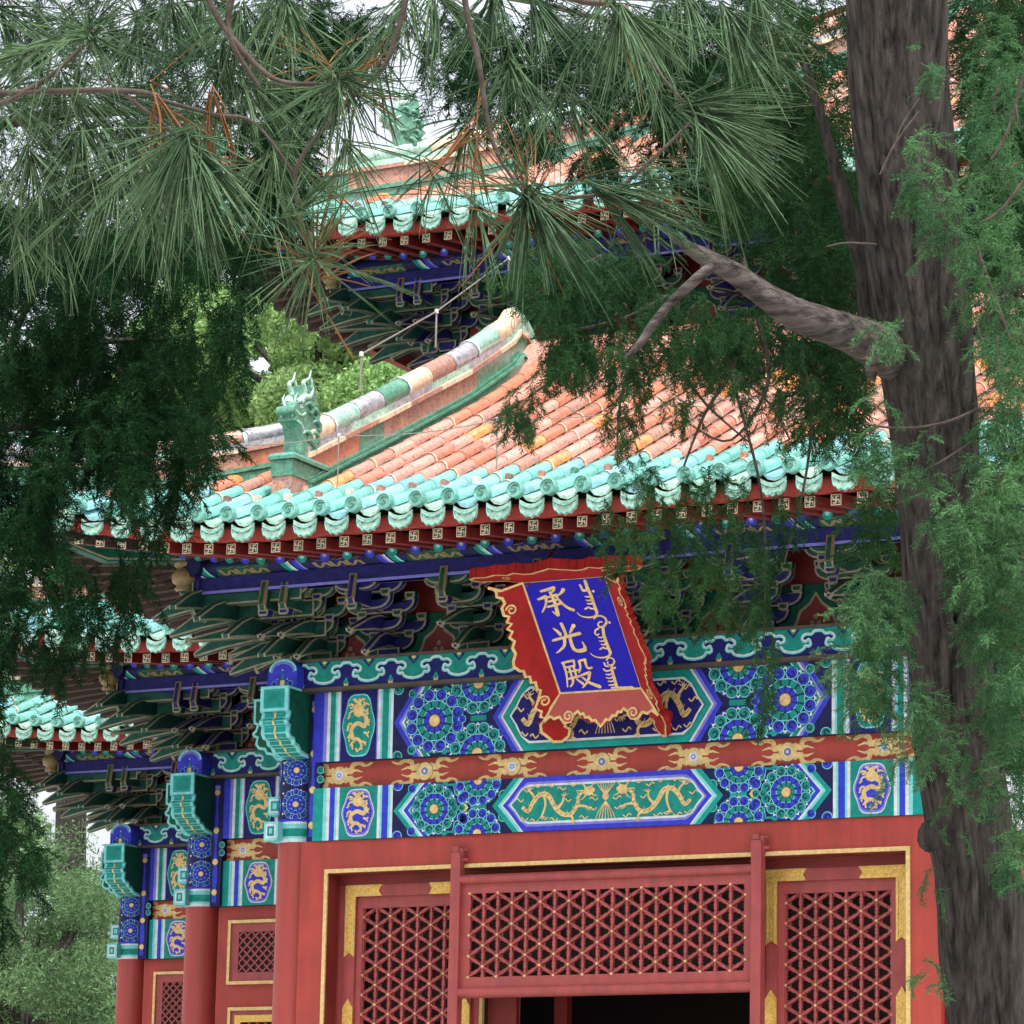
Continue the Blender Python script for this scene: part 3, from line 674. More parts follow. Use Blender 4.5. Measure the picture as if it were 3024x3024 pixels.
    # long crossing arms running past the corner
    b=MB(); b.tf=T0; b2=MB(); b2.tf=TF
    for bb in (b,b2):
        for (y,z,x0) in ((-.225,.245,-.86),(-.45,.39,-.98),(-.675,.50,-1.02),(0,.10,-.62)):
            pl=[(.35,z-.02),(x0*.45,z-.02),(x0*.8,z-.06),(x0-.14,z-.125),(x0-.15,z-.09),(x0*.9,z+.06),(x0*.72,z+.125),(.35,z+.125)]
            oprism(bb,pl,y-.037,y+.037,'bk_green','pale_line')
        bb.build('crossing_arm',roof)
    # infill boards behind the brackets, top moulding
    b=MB(); b.tf=T0
    for i in range(len(xs)-1): arch_panel(b,(xs[i]+xs[i+1])/2,.02,xs[i+1]-xs[i],0,.42)
    b.box(-.05,xe,.05,.12,.0,1.3,'red_dark'); b.build('infill_board',HALL)
    b=MB(); b.tf=TF; b.box(-.05,yflank,.05,.12,.0,1.3,'red_dark'); b.build('infill_board',HALL)
    return roof,zs
def ridge_sweep(name,parent,path,hgt=.5,wid=.2,tube=.10,side=Vector((1,0,0)),seed=3,base='glaze_green'):
    """path: list of world points at roof surface; the ridge is a stack of mouldings"""
    pts=[Vector(p) for p in path]; rd=random.Random(seed)
    def strip(z0,z1,w,m,fn=None,proud=0):
        b=MB(); n=len(pts)
        for i in range(n-1):
            mm=fn(i) if fn else m; vs=[]
            for p in (pts[i],pts[i+1]):
                vs+=[p+side*(-w/2)+Vector((0,0,z0)),p+side*(w/2)+Vector((0,0,z0)),p+side*(w/2)+Vector((0,0,z1)),p+side*(-w/2)+Vector((0,0,z1))]
            b.add(vs,[(0,1,5,4),(1,2,6,5),(2,3,7,6),(3,0,4,7)]+([(3,2,1,0)] if i==0 else [])+([(4,5,6,7)] if i==n-2 else []),mm)
        return b
    all_=[strip(-.1,hgt*.12,wid*1.5,base),strip(hgt*.13,hgt*.17,wid*1.7,base),strip(hgt*.18,hgt*.22,wid*1.3,base)]
    pc=[rd.choice(['glaze_worn','glaze_orange','glaze_green','glaze_worn']) for _ in range(60)]
    all_.append(strip(hgt*.22,hgt*.5,wid,'',lambda i:'glaze_green' if name=='gable_ridge' and i>len(pts)*.66 else pc[i//3])); all_.append(strip(hgt*.5,hgt*.57,wid*1.35,'',lambda i:['glaze_cream','glaze_worn'][i//4%2])); all_.append(strip(hgt*.57,hgt*.68,wid*1.0,'',lambda i:['glaze_violet','glaze_pale'][i//5%2]))
    m=MB()
    for a in all_:
        o=len(m.v); m.v+=a.v
        for f,k,s in zip(a.f,a.m,a.sm): m.f.append(tuple(i+o for i in f)); m.m.append(m.mi(a.mats[k])); m.sm.append(s)
    r=m.build(name,parent)
    cs=['glaze_pale','glaze_violet','glaze_green','glaze_cream','glaze_worn','glaze_violet','glaze_pale','glaze_cream']
    up_=Vector((0,0,hgt*.78)); step=3
    t=MB()
    for j,i in enumerate(range(0,len(pts)-1,step)):
        seg=[p+up_ for p in pts[i:i+step+1]]
        t.tube(seg,[tube*1.06]+[tube]*(len(seg)-1),cs[(j*5+seed)%8],12)
        if j%3==1: t.tube([seg[0],seg[0]+(seg[1]-seg[0])*.18],tube*1.12,'white_paint',12)
    t.build('ridge_cap',parent)
    return parent
def beast(parent,loc,s=1.,rz=0.,name='ridge_beast'):
    """glazed dragon-headed roof beast, facing -Y (local), side profile in Y-Z"""
    b=MB()
    body=[(.02,0),(.36,0),(.37,.10),(.34,.22),(.40,.30),(.33,.36),(.37,.46),(.30,.52),(.30,.66),(.26,.78),(.20,.86),(.17,.80),(.12,.84),(.10,.74),(.03,.72),(.02,.64),(-.05,.62),(-.10,.56),(-.17,.54),(-.20,.47),(-.14,.43),(-.16,.38),(-.08,.37),(-.02,.30),(.0,.2),(-.02,.1)]
    b.prism(smooth_pts(body,3,True),-.115,.115,'glaze_green','x',smooth=False)
    for k,(y,z,l) in enumerate(((.24,.30,.2),(.27,.44,.2),(.22,.56,.2),(.18,.18,.18),(.10,.60,.16),(.08,.28,.14))):
        for sx in (-1,1):
            P=smooth_pts([(sx*.10,y-.07,z-.03),(sx*.125,y,z+.02),(sx*.13,y+.07,z-.02),(sx*.125,y+.06,z-.08),(sx*.115,y+.01,z-.06)],3); b.tube(P,[.012+.02*sin(PI*i/(len(P)-1)) for i in range(len(P))],'glaze_green',6)
    for sx in (-1,1):
        P=smooth_pts([(sx*.05,.02,.60),(sx*.08,.07,.74),(sx*.09,.02,.84),(sx*.10,.12,.90),(sx*.10,.16,1.0)],3); b.tube(P,[.035*(1-i/len(P))+.006 for i in range(len(P))],'glaze_pale',7)
        P=smooth_pts([(sx*.07,-.02,.60),(sx*.1,.04,.68),(sx*.11,.13,.70),(sx*.10,.20,.80),(sx*.10,.17,.92)],3); b.tube(P,[.045*(1-i/len(P))+.006 for i in range(len(P))],'glaze_pale',7)
        b.tube([(sx*.06,-.10,.55),(sx*.08,-.12,.64),(sx*.08,-.08,.70)],[.02,.014,.004],'glaze_pale',6)
    for sx in (-1,1):
        c=Vector((sx*.09,-.04,.555)); n=8; vs=[]
        b.tube([(sx*.085,-.04,.55),(sx*.125,-.05,.555)],[.035,.02],'white_paint',10); b.tube([(sx*.12,-.05,.555),(sx*.128,-.052,.556)],.010,'navy',8)
        b.tube([(sx*.08,-.0,.60),(sx*.12,-.06,.60),(sx*.10,-.11,.575)],[.014,.018,.006],'glaze_green',6)
    for sx in (-1,1):
        for k in range(4): b.tube([(sx*.07,-.15+.035*k,.445),(sx*.072,-.155+.035*k,.415)],[.012,.002],'white_paint',5)
        b.tube(smooth_pts([(sx*.10,-.16,.50),(sx*.11,-.10,.465),(sx*.11,-.02,.46),(sx*.11,.05,.5)],3),.016,'glaze_pale',6)
        b.tube(smooth_pts([(sx*.10,-.15,.39),(sx*.11,-.08,.375),(sx*.11,-.0,.34),(sx*.11,.05,.26)],3),.014,'glaze_pale',6)
    o=b.build(name,parent,loc); o.rotation_euler=(0,0,rz); o.scale=(s,s,s)
    return o
# ---- porch roof
Z0=7.14
proof,pzs=build_eave('porch_roof',-3.1,.25,Z0,6.2,5.0,tile_x1=7.2,sets_x=[.886*i for i in range(8)]+[7.0],rcorner=8.3)
def rp(x,y): return (x-3.1,y+.25,Z0+interp(PROF,y))
def dense(tab,n): return [tab[0]+(tab[1]-tab[0])*i/n for i in range(n+1)]
path=[rp(.42,y) for y in dense((-.95,2.9),26)]
z_=path[-1][2]
path+=[(path[-1][0],3.15+.13*k,z_+.10+.06*sin(k*.8)-.012*k*k) for k in range(1,5)]
vr=ridge_sweep('gable_ridge',proof,path,.62,.19,.105)
beast(vr,(-2.68,-.80,Z0+1.655),.80)
b=MB(); b.box(-2.79,-2.57,-.98,-.4,8.60,8.74,'glaze_green'); b.box(-2.82,-2.54,-1.0,-.4,8.745,8.775,'glaze_green'); b.box(-2.78,-2.58,-.97,-.42,8.45,8.60,'glaze_worn'); b.box(-2.80,-2.56,-.99,-.4,8.775,8.80,'glaze_teal'); b.build('beast_base',proof)
hp=[]
for i in range(19):
    t=-2.0+(.4+1.9)*i/18; hp.append((t-3.1,t+.25,Z0+interp(PROF,t)+up(t,t)-.0))
sd=Vector((1,-1,0)).normalized()
hr=ridge_sweep('hip_ridge',proof,hp,.50,.17,.085,sd,5)
for k,t in enumerate((-1.9,-1.65,-1.4)): beast(hr,(t-3.1,t+.25,Z0+interp(PROF,t)+up(t,t)+.42),.36,-PI/4)
b=MB(); pf=[(3.05,10.36)]+[(3.75+.42*cos(PI-PI*i/8),10.62+.30*sin(PI*i/8)) for i in range(9)]+[(4.5,10.3)]
b.add([(x,y,z) for x in (-2.78,4.1) for y,z in pf],[(i,i+1,i+1+len(pf),i+len(pf)) for i in range(len(pf)-1)],'glaze_salmon',True); b.build('rounded_crest',proof)
# rear slope and gable wall closing the porch roof
b=MB(); b.add([(-2.8,3.5,10.75),(4.1,3.5,10.75),(4.1,5.6,9.3),(-2.8,5.6,9.3)],[(0,1,2,3)],'glaze_orange'); b.add([(-2.78,.6,9.2),(-2.78,3.5,10.7),(-2.78,5.6,9.3),(-2.78,5.6,8.9),(-2.78,.6,8.9)],[(0,1,2,3,4)],'red_wall'); b.build('rear_slope',proof)
# ---- lower eave of the main hall, and of the side porch beyond it
mroof,_=build_eave('main_hall_eave',-6.7,4.6,Z0,4.2,5.0,tile_x1=9.5,prof=PROF,xg=99,ytop=1.2,sets_x=[.886*i for i in range(5)],setA=1)
hp=[(t-6.7,t+4.6,Z0+interp(PROF,t)+up(t,t)) for t in dense((-2.0,1.3),18)]
ridge_sweep('hip_ridge',mroof,hp,.46,.17,.085,sd,6)
sroof,_=build_eave('side_porch_eave',-10.63,9.4,Z0,4.2,5.0,tile_x1=4.4,xg=.4,ytop=3.1,sets_x=[.886*i for i in range(5)])
ridge_sweep('gable_ridge',sroof,[(.42-10.63,y+9.4,Z0+interp(PROF,y)) for y in dense((-.95,3.),22)],.62,.19,.105)
ridge_sweep('hip_ridge',sroof,[(t-10.63,t+9.4,Z0+interp(PROF,t)+up(t,t)) for t in dense((-2.0,.4),16)],.46,.17,.085,sd,9)
# ---- upper storey
UZ=11.52
uroof,_=build_eave('upper_roof',-4.9,5.8,UZ,9.8,5.0,rpitch=.25,pitch=.32,tile_x1=9.9,prof=PROF2,xg=99,ytop=6.4,sets_x=[.89*i for i in range(12)],setA=1,rcorner=None)
hp=[(t-4.9,t+5.8,UZ+interp(PROF2,t)+up(t,t)) for t in dense((-2.0,6.5),40)]
uh=ridge_sweep('hip_ridge',uroof,hp,.62,.24,.12,sd,4,)
for k,(t,s) in enumerate(((-1.75,.42),(-1.4,.42),(-1.05,.42),(-.35,.8),(1.4,.85))): beast(uh,(t-4.9,t+5.8,UZ+interp(PROF2,t)+up(t,t)+.5),s,-PI/4)
b=MB(); b.box(-4.9,4.9,5.85,18.0,8.6,UZ,'red_wall'); b.build('upper_wall',HALL)
b=MB(); b.box(-4.85,5,5.70,5.83,UZ-.26,UZ-.02,'green_deep'); b.box(-4.85,5,5.64,5.82,UZ-.9,UZ-.28,'blue_deep'); b.build('upper_beam',HALL)
b=MB(); zt=UZ+6.6; b.add([(1.2,12.1,zt),(5.5,12.1,zt),(6.6,19.8,UZ+1.1),(-6.6,19.8,UZ+1.1),(-6.4,4.3,UZ+1.1),(6.6,6,UZ+1.1)],[(0,1,2,3),(0,3,4),(1,5,2)],'glaze_orange'); b.build('rear_slope',uroof)
b=MB(); b.box(-2.9,4.5,5.0,5.8,8.0,9.7,'red_wall'); b.build('wall',HALL)
# ------------------------------------------------------------------ columns, beams, walls
def wrapcol(cx,cyy,r,rot):
    def w(u,v,h): a=rot+u/r; return (cx+(r+.004+h)*sin(a),cyy-(r+.004+h)*cos(a),v)
    return w
def column(cx,cyy,name='column'):
    r=.19; root=empty(name,(0,0,0)); root.parent=HALL
    b=MB(); b.tube([(cx,cyy,.9),(cx,cyy,3),(cx,cyy,5.57)],[r*1.06,r*1.04,r],'red_column',40,caps=False); b.build('shaft',root)
    b=MB(); b.tube([(cx,cyy,5.57),(cx,cyy,6.9)],[r+.003,r+.003],'navy',40)
    P=Paint(b,(0,0,0),(1,0,0),(0,0,1),(0,-1,0),wrap=wrapcol(cx,cyy,r,0)); A=1.55*r
    for z0,z1,c in ((5.57,5.60,'white_paint'),(5.60,5.62,'cyan'),(5.62,5.69,'green'),(5.69,5.73,'cyan'),(5.73,5.75,'white_paint'),(5.75,5.775,'blue')):
        n=30
        for i in range(n): P.rect(-A*1.6+A*3.2*i/n,-A*1.6+A*3.2*(i+1)/n,z0,z1,c,1)
    P.clip=[(-2*A,5.775),(2*A,5.775),(2*A,6.5),(-2*A,6.5)]
    for i in range(30): P.rect(-A*1.6+A*3.2*i/30,-A*1.6+A*3.2*(i+1)/30,5.775,6.36,'navy',1)
    for zc in (5.90,6.20):
        for uc in (.055,-.245): rosette(P,uc,zc,.14,'blue','blue',10,2)
        for k in range(4):
            for q in (-1,1): spiral(P,.225,zc-.12+.08*k,.036,'green',k,5)
    for k in range(7): P.disc(.17+.012*(k%2)*3,5.80+.09*k,.012,'white_paint',6,n=4); P.disc(-.07,5.82+.09*k,.012,'white_paint',6,n=4)
    P.clip=None; b.build('painted_collar',root)
    # painted stile between column and beams, with gilt beads
    b=MB(); x0=cx+.19+.01; b.box(cx+.205,x0+.125,.01+cyy-.25,cyy,5.56,6.86,'navy')
    y=cyy-.25+.01; P=Paint(b,(x0+.055,y,0),(1,0,0),(0,0,1),(0,-1,0))
    pr=[(5.60,.03),(5.7,.02),(5.80,.028),(5.9,.03),(6.0,.018),(6.04,.022),(6.12,.012),(6.2,.012),(6.28,.026),(6.36,.022),(6.45,.022),(6.55,.012),(6.66,.016),(6.8,.022)]
    P.stroke([(0,z) for z,_ in pr],[2*w_ for _,w_ in pr],'blue',2); 
    for z in (5.70,6.01,6.33,6.72): P.disc(0,z,.036,'gold_dull',3); P.disc(0,z,.030,'gold_leaf',4)
    P.rect(-.03,.03,6.755,6.79,'lilac',3)
    for z in (6.10,6.18): spiral(P,.075,z,.035,'green',1,3)
    b.build('stile',root)
    # beam head projecting to the front, and a second one to the left
    def head(tf,fr):
        b=MB(); b.tf=tf
        # local: outward = -y, across = x ; z absolute
        pf=[(.0,6.88),(-.42,6.88),(-.42,6.66),(-.385,6.645),(-.40,6.60),(-.43,6.575),(-.415,6.54),(-.385,6.53),(-.395,6.47),(-.36,6.43),(-.30,6.42),(-.28,6.38),(-.22,6.37),(-.18,6.33),(-.1,6.31),(.0,6.30)]
        oprism(b,[(y,z) for y,z in pf],-.14,.14,'green_deep','cyan',axis='x',ins=.022)
        # bright painted front of the head, following the scallops
        for (a,c) in zip(pf[1:],pf[2:]):
            d=Vector((0,c[0]-a[0],c[1]-a[1])); n_=Vector((0,-d.z,d.y)).normalized()
            if n_.y>0: n_=-n_
            L=d.length
            if L<.02: continue
            P=Paint(b,Vector((-.14,a[0],a[1])),(1,0,0),d/L,n_)
            P.rect(0,.28,0,L,'cyan' if abs(d.y)<.2 else 'pale_line',1)
            P.rect(.035,.245,L*.12,L*.88,'teal' if L>.15 else ('green' if a[1]<6.5 else 'teal'),2)
            if L<.15: P.rect(.13,.15,0,L,'gold_leaf',3)
            else: P.rect(.06,.22,L*.22,L*.78,'green',3)
        bb=b.build('beam_head',root)
        b=MB(); b.tf=tf
        ar=[(-.145,6.885),(.145,6.885)]+[(.145*cos(PI*i/12),7.03+.11*sin(PI*i/12)) for i in range(13)]
        b.prism(ar,-.29,0,'blue'); P=Paint(b,(0,-.29,0),(1,0,0),(0,0,1),(0,-1,0))
        P.stroke([(.130*cos(PI*i/12),7.03+.098*sin(PI*i/12)) for i in range(13)],.02,'cyan',1)
        P.stroke([(.112*cos(PI*i/12),7.02+.085*sin(PI*i/12)) for i in range(13)],.016,'lilac',2)
        P.poly([(-.05,6.9),(.05,6.9),(.018,6.96),(0,7.03),(-.018,6.96)],'green',2); P.rect(-.02,.02,6.89,6.95,'gold_leaf',3); P.disc(0,7.04,.008,'white_paint',3,n=6)
        for s in (-1,1): spiral(P,s*.08,6.92,.028,'blue',1,2); P.disc(s*.05,6.96,.007,'gold_leaf',4,n=6)
        b.build('arched_cap',root)
    head(lambda v:(v[0]+cx+.06,v[1]+cyy-.20,v[2]),1)
    head(lambda v:(v[1]+cx-.0,v[0]+cyy-.02,v[2]-.02),0)
    b=MB(); X=cx-.19
    b.box(X-.02,X+.12,cyy-.27,cyy-.05,5.58,5.745,'cyan'); P=Paint(b,(X-.02,cyy-.27,5.58),(1,0,0),(0,0,1),(0,-1,0)); P.rect(.02,.12,.02,.145,'white_paint',1); P.rect(.035,.105,.04,.125,'green',2); P.rect(.055,.085,.06,.105,'cyan',3)
    b.box(X-.10,X+.05,cyy-.08,cyy+.1,5.83,5.99,'cyan'); P=Paint(b,(X-.10,cyy-.08,5.83),(1,0,0),(0,0,1),(0,-1,0)); P.rect(.015,.14,.02,.14,'white_paint',1); P.rect(.03,.12,.035,.125,'teal',2); P.rect(.05,.09,.055,.105,'cyan',3)
    b.build('bracket_end',root)
def front_bay(x0,x1,Yf,full=True,cloudphase=0.,cloudper=.443,cloud=True):
    L=x1-x0
    def beam(nm,z0,z1,y0,A,B,pr):
        b=MB(); H=z1-z0; c=.035
        pf=[(y0+c,z0),(y0,z0+c),(y0,z1-c),(y0+c,z1),(y0+.3,z1),(y0+.3,z0)]
        b.prism(pf,x0,x1,'navy','x'); 
        def wr(u,v,h):
            # follow the softened arrises
            if v<c: return (x0+u,y0+(c-v)-h*.7,z0+v-h*.7)
            if v>H-c: return (x0+u,y0+(v-(H-c))-h*.7,z0+v+h*.7)
            return (x0+u,y0-h,z0+v)
        P=Paint(b,(x0,y0,z0),(1,0,0),(0,0,1),(0,-1,0)); 
        beam_paint(P,L,H,A,B,full)
        return b.build(nm,HALL)
    beam('upper_beam',6.245,6.855,Yf-.03,'blue','green',0)
    beam('lower_beam',5.56,6.02,Yf,'teal','blue',0)
    b=MB(); b.box(x0,x1,Yf+.06,Yf+.2,6.02,6.245,'red_wall'); P=Paint(b,(x0,Yf+.06,6.02),(1,0,0),(0,0,1),(0,-1,0)); red_board_paint(P,L,.225,.22+0.0,.845); b.build('padding_board',HALL)
    b=MB(); b.box(x0-.3,x1+.3,Yf-.14,Yf+.4,6.858,6.885,'wood_grey'); b.box(x0-.3,x1+.3,Yf-.12,Yf+.4,6.885,7.115,'blue_deep'); b.box(x0-.3,x1+.3,Yf-.15,Yf+.4,7.115,7.138,'wood_grey')
    P=Paint(b,(x0-.3,Yf-.12,6.885),(1,0,0),(0,0,1),(0,-1,0)); cloud_paint(P,L+.6,.23,cloudphase,cloudper); b.build('cloud_board',HALL)
column(-3.1,.25); column(3.1,.25); column(-6.75,4.6); column(-10.68,9.4)
front_bay(-2.83,2.83,0.,True,.22,.4425)
front_bay(-6.45,-3.0,4.4,False,.24,.4425)
front_bay(-10.40,-6.6,9.2,False,.24,.4425)
# side heads of platform, walls
def wall(x0,x1,y,z0,z1,name='wall',m='red_wall',t=.2):
    b=MB(); b.box(x0,x1,y,y+t,z0,z1,m); return b.build(name,HALL)
wall(-2.95,-2.665,.02,.9,5.56); wall(2.665,2.95,.02,.9,5.56); wall(-2.665,2.665,.02,5.28,5.56)
for x0,x1,y in ((-6.5,-3.1,4.47),(-10.45,-6.7,9.27)): wall(x0,x1,y,.9,5.56)
wall(-3.2,-3.0,.4,.9,5.56,t=4.1); wall(-6.85,-6.65,4.8,.9,5.56,t=4.5); wall(-10.8,-10.6,9.5,.9,5.56,t=4); wall(3.0,3.2,.4,.9,5.56,t=4.1)
b=MB(); b.box(-12.5,12.5,-1.6,22,0,.9,'brick_grey'); b.box(-12.6,12.6,-1.75,22,.902,1.0,'stone'); tag(b.build('stone_terrace'),'grey stone terrace under the temple hall','terrace')
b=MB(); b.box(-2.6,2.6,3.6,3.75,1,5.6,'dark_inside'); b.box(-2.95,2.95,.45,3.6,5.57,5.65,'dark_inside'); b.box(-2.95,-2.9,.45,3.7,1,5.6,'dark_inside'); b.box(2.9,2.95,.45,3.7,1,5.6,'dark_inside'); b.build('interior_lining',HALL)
# door surround: gold fillet, reveal
b=MB(); 
def frame(b,x0,x1,z0,z1,w,y0,y1,m,bottom=False):
    b.box(x0,x0+w,y0,y1,z0,z1,m); b.box(x1-w,x1,y0,y1,z0,z1,m); b.box(x0+w,x1-w,y0,y1,z1-w,z1,m)
    if bottom: b.box(x0+w,x1-w,y0,y1,z0,z0+w,m)
frame(b,-2.70,2.70,1.0,5.31,.034,.0,.018,'gold_leaf'); frame(b,-2.70,2.70,1.0,5.31,.04,.0185,.20,'red_dark')
b.build('door_surround',HALL)
wall(-2.66,2.66,.20,5.19,5.28,'lintel','red_dark',.1)
# lattice
def lattice(b,x0,x1,z0,z1,y,dx,dz,phase=0,t=.035):
    """three-way lattice: uprights and two diagonals, bored plate behind, gilt studs on the crossings"""
    cols=int(round((x1-x0)/dx)); rws=int(round((z1-z0)/dz)); clip=[(x0,z0),(x1,z0),(x1,z1),(x0,z1)]
    def node(i,j): return (x0+i*dx,z0+(j+(.5 if (i+phase)%2 else 0))*dz)
    m='red_lattice'
    def bar(p,q,w):
        d=Vector((q[0]-p[0],0,q[1]-p[1])); L=d.length; d/=L; s=Vector((-d.z,0,d.x)); P0=Vector((p[0],0,p[1]))
        pr=[(0,w*.5),(L*.32,w*.42),(L*.44,w*.85),(L*.5,w*.5),(L*.56,w*.85),(L*.68,w*.42),(L,w*.5)]
        po=[(P0+d*a+s*c) for a,c in pr]+[(P0+d*a-s*c) for a,c in pr[::-1]]
        po=clip_poly([(v.x,v.z) for v in po][::-1],clip)
        if len(po)>2: b.prism(po,y-.012,y+.02,m)
    def plate(A,B,C):
        cx=(A[0]+B[0]+C[0])/3; cz=(A[1]+B[1]+C[1])/3; n=12
        if cx<x0 or cx>x1 or cz<z0-.02 or cz>z1+.02: return
        R=min(dx,dz)*.355; O=[];I=[]
        for k in range(n):
            a=2*PI*k/n+.05; dxx,dzz=cos(a),sin(a); best=9
            for (U,V) in ((A,B),(B,C),(C,A)):
                ex,ez=V[0]-U[0],V[1]-U[1]; den=dxx*ez-dzz*ex
                if abs(den)<1e-9: continue
                tt=((U[0]-cx)*ez-(U[1]-cz)*ex)/den
                if tt>0: best=min(best,tt)
            O.append((min(max(cx+dxx*best,x0),x1),min(max(cz+dzz*best,z0),z1)))
            r=min(R*(1-.0*cos(3*a)),best*.95); I.append((min(max(cx+dxx*r,x0),x1),min(max(cz+dzz*r,z0),z1)))
        vs=[(p[0],y+.010,p[1]) for p in O]+[(p[0],y+.010,p[1]) for p in I]+[(p[0],y+.03,p[1]) for p in I]
        b.add(vs,[(k,(k+1)%n,n+(k+1)%n,n+k) for k in range(n)]+[(n+k,n+(k+1)%n,2*n+(k+1)%n,2*n+k) for k in range(n)],m)
    for i in range(-0,cols+1):
        for j in range(-1,rws+2):
            p=node(i,j)
            bar(p,node(i,j+1),.020)
            for di in (1,):
                if i+1<=cols:
                    q1=(x0+(i+1)*dx,p[1]+dz/2); q2=(x0+(i+1)*dx,p[1]-dz/2)
                    bar(p,q1,.019); bar(p,q2,.019)
                    plate(p,q1,q2); plate(q2,(p[0],p[1]-dz),p); 
            if x0-.01<=p[0]<=x1+.01 and z0-.01<=p[1]<=z1+.01:
                c=8; r=.0135
                vs=[(p[0]+r*cos(2*PI*k/c),y-.012,p[1]+r*sin(2*PI*k/c)) for k in range(c)]+[(p[0]+r*.7*cos(2*PI*k/c),y-.022,p[1]+r*.7*sin(2*PI*k/c)) for k in range(c)]
                b.add(vs,[(k,(k+1)%c,c+(k+1)%c,c+k) for k in range(c)]+[tuple(range(c,2*c))],'gold_leaf')
def leaf(x0,x1,name='door_leaf'):
    """latticed door leaf with gilt-cased frame, hung deep in the surround"""
    root=empty(name,(0,0,0)); root.parent=HALL; Y=.22; zt=5.19
    b=MB(); frame(b,x0,x1,1.0,zt,.10,Y,Y+.06,'red_lattice'); 
    b.box(x0+.10,x1-.10,Y+.03,Y+.08,zt-.20,zt-.10,'red_lattice'); b.box(x0+.10,x0+.155,Y+.03,Y+.08,1,zt-.2,'red_lattice'); b.box(x1-.155,x1-.10,Y+.03,Y+.08,1,zt-.2,'red_lattice')
    b.build('frame',root)
    def gilt(x0,x1,z0,z1,vert):
        # pressed gilt mount with cut points at the ends
        if vert: pl=[(x0,z0),(x0+(x1-x0)/2,z0+.035),(x1,z0),(x1,z1),(x0+(x1-x0)/2,z1-.035 if False else z1),(x0,z1)]
        else: pl=[(x0,z0),(x1,z0),(x1-.03,z0+(z1-z0)*.5),(x1,z1),(x0,z1)]
        b=MB(); b.prism(pl,Y-.012,Y,'gold')
        if vert: b.box(x0+.012,x0+.022,Y-.018,Y-.012,z0+.04,z1-.01,'gold_leaf'); b.box(x1-.022,x1-.012,Y-.018,Y-.012,z0+.04,z1-.01,'gold_leaf')
        else: b.box(x0+.02,x1-.05,Y-.018,Y-.012,z0+.012,z0+.022,'gold_leaf'); b.box(x0+.02,x1-.05,Y-.018,Y-.012,z1-.022,z1-.012,'gold_leaf')
        b.build('gilt_mount',root)
    gilt(x0,x0+.36,zt-.10,zt,False)
    pl=[(x1-.42,zt-.1),(x1,zt-.1),(x1,zt),(x1-.42,zt),(x1-.39,zt-.05)]; b=MB(); b.prism(pl,Y-.012,Y,'gold'); b.build('gilt_mount',root)
    for xa in (x0,x1-.10):
        gilt(xa,xa+.10,zt-.62,zt-.10,True); z=zt-1.48; b=MB()
        b.prism([(xa,z),(xa+.10,z),(xa+.10,z+.42),(xa+.05,z+.50),(xa,z+.42)],Y-.012,Y,'gold'); b.build('gilt_mount',root); b=MB(); b.prism([(xa,z-1.2),(xa+.10,z-1.2),(xa+.10,z-.7),(xa,z-.7)],Y-.012,Y,'gold'); b.build('gilt_mount',root)
    b=MB(); lattice(b,x0+.155,x1-.155,2.9,zt-.20,Y+.055,(x1-x0-.31)/7,.168); b.build('lattice',root)
    b=MB(); b.box(x0+.1,x1-.1,Y+.03,Y+.07,1,2.9,'red_lattice'); b.build('panel',root)
leaf(-2.60,-1.36); leaf(1.36,2.60)
wall(-2.70,-2.602,.235,1,5.28,'jamb','red_lattice',.08); wall(2.602,2.70,.235,1,5.28,'jamb','red_lattice',.08)
# inner leaves standing open behind the entrance, red post and gold fillet
for q in ((-1.36,-1.30,.25,.4,'red_lattice'),(-1.299,-1.265,.26,.30,'gold_leaf'),(-1.25,-.98,.34,.40,'red_dark'),(-.90,-.78,.9,1.0,'red_dark'),(1.30,1.36,.25,.4,'red_lattice')): b=MB(); b.box(*q[:4],1,5.2,q[4]); b.build('inner_jamb',HALL)
# entrance frame standing in front of the doors
ef=empty('entrance_frame',(0,0,0)); ef.parent=HALL
for s in (-1,1):
    b=MB(); x=s*1.385+.012
    b.box(x-.045,x+.045,-.08,.01,1.0,5.40,'red_lattice',.014); b.build('post',ef)
    b=MB(); b.tube([(x-.02,-.035,5.405),(x-.02,-.035,5.45)],[.045,.04],'red_lattice',10); b.tube([(x-.05,-.035,5.34),(x+.10,-.035,5.34)],[.02,.016],'red_lattice',8); b.box(x+.02,x+.055,-.05,.02,5.30,5.44,'red_lattice',.008); b.tube([(x+.03,-.03,5.42),(x+.09,-.03,5.43)],[.012,.01],'red_lattice',8); b.build('finial',ef)
b=MB(); X0,X1=-1.33,1.36
def rail(z0,z1): 
    n=8; c=(z0+z1)/2; r=(z1-z0)/2
    pf=[(-.035-.045*cos(-PI/2+PI*i/n),c+r*sin(-PI/2+PI*i/n)) for i in range(n+1)]+[(.0,z1),(.0,z0)]
    b.prism(pf,X0,X1,'red_lattice','x',smooth=False)
rail(5.13,5.21); rail(4.17,4.26); b.build('rail',ef)
b=MB(); b.box(X0,X1,-.03,.0,5.05,5.13,'red_lattice'); b.box(X0,X1,-.03,.0,4.26,4.345,'red_lattice'); b.box(X0,X0+.075,-.03,.0,4.345,5.05,'red_lattice'); b.box(X1-.075,X1,-.03,.0,4.345,5.05,'red_lattice'); b.build('stile',ef)
b=MB(); lattice(b,X0+.075,X1-.075,4.345,5.05,-.018,(X1-X0-.15)/19,.17625,phase=0); b.build('lattice',ef)
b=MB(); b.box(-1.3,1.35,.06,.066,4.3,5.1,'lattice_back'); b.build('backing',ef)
for xa in (-2.47,1.47): b=MB(); b.box(xa,xa+1,.36,.366,2.9,5.1,'lattice_back'); b.build('door_backing',HALL)
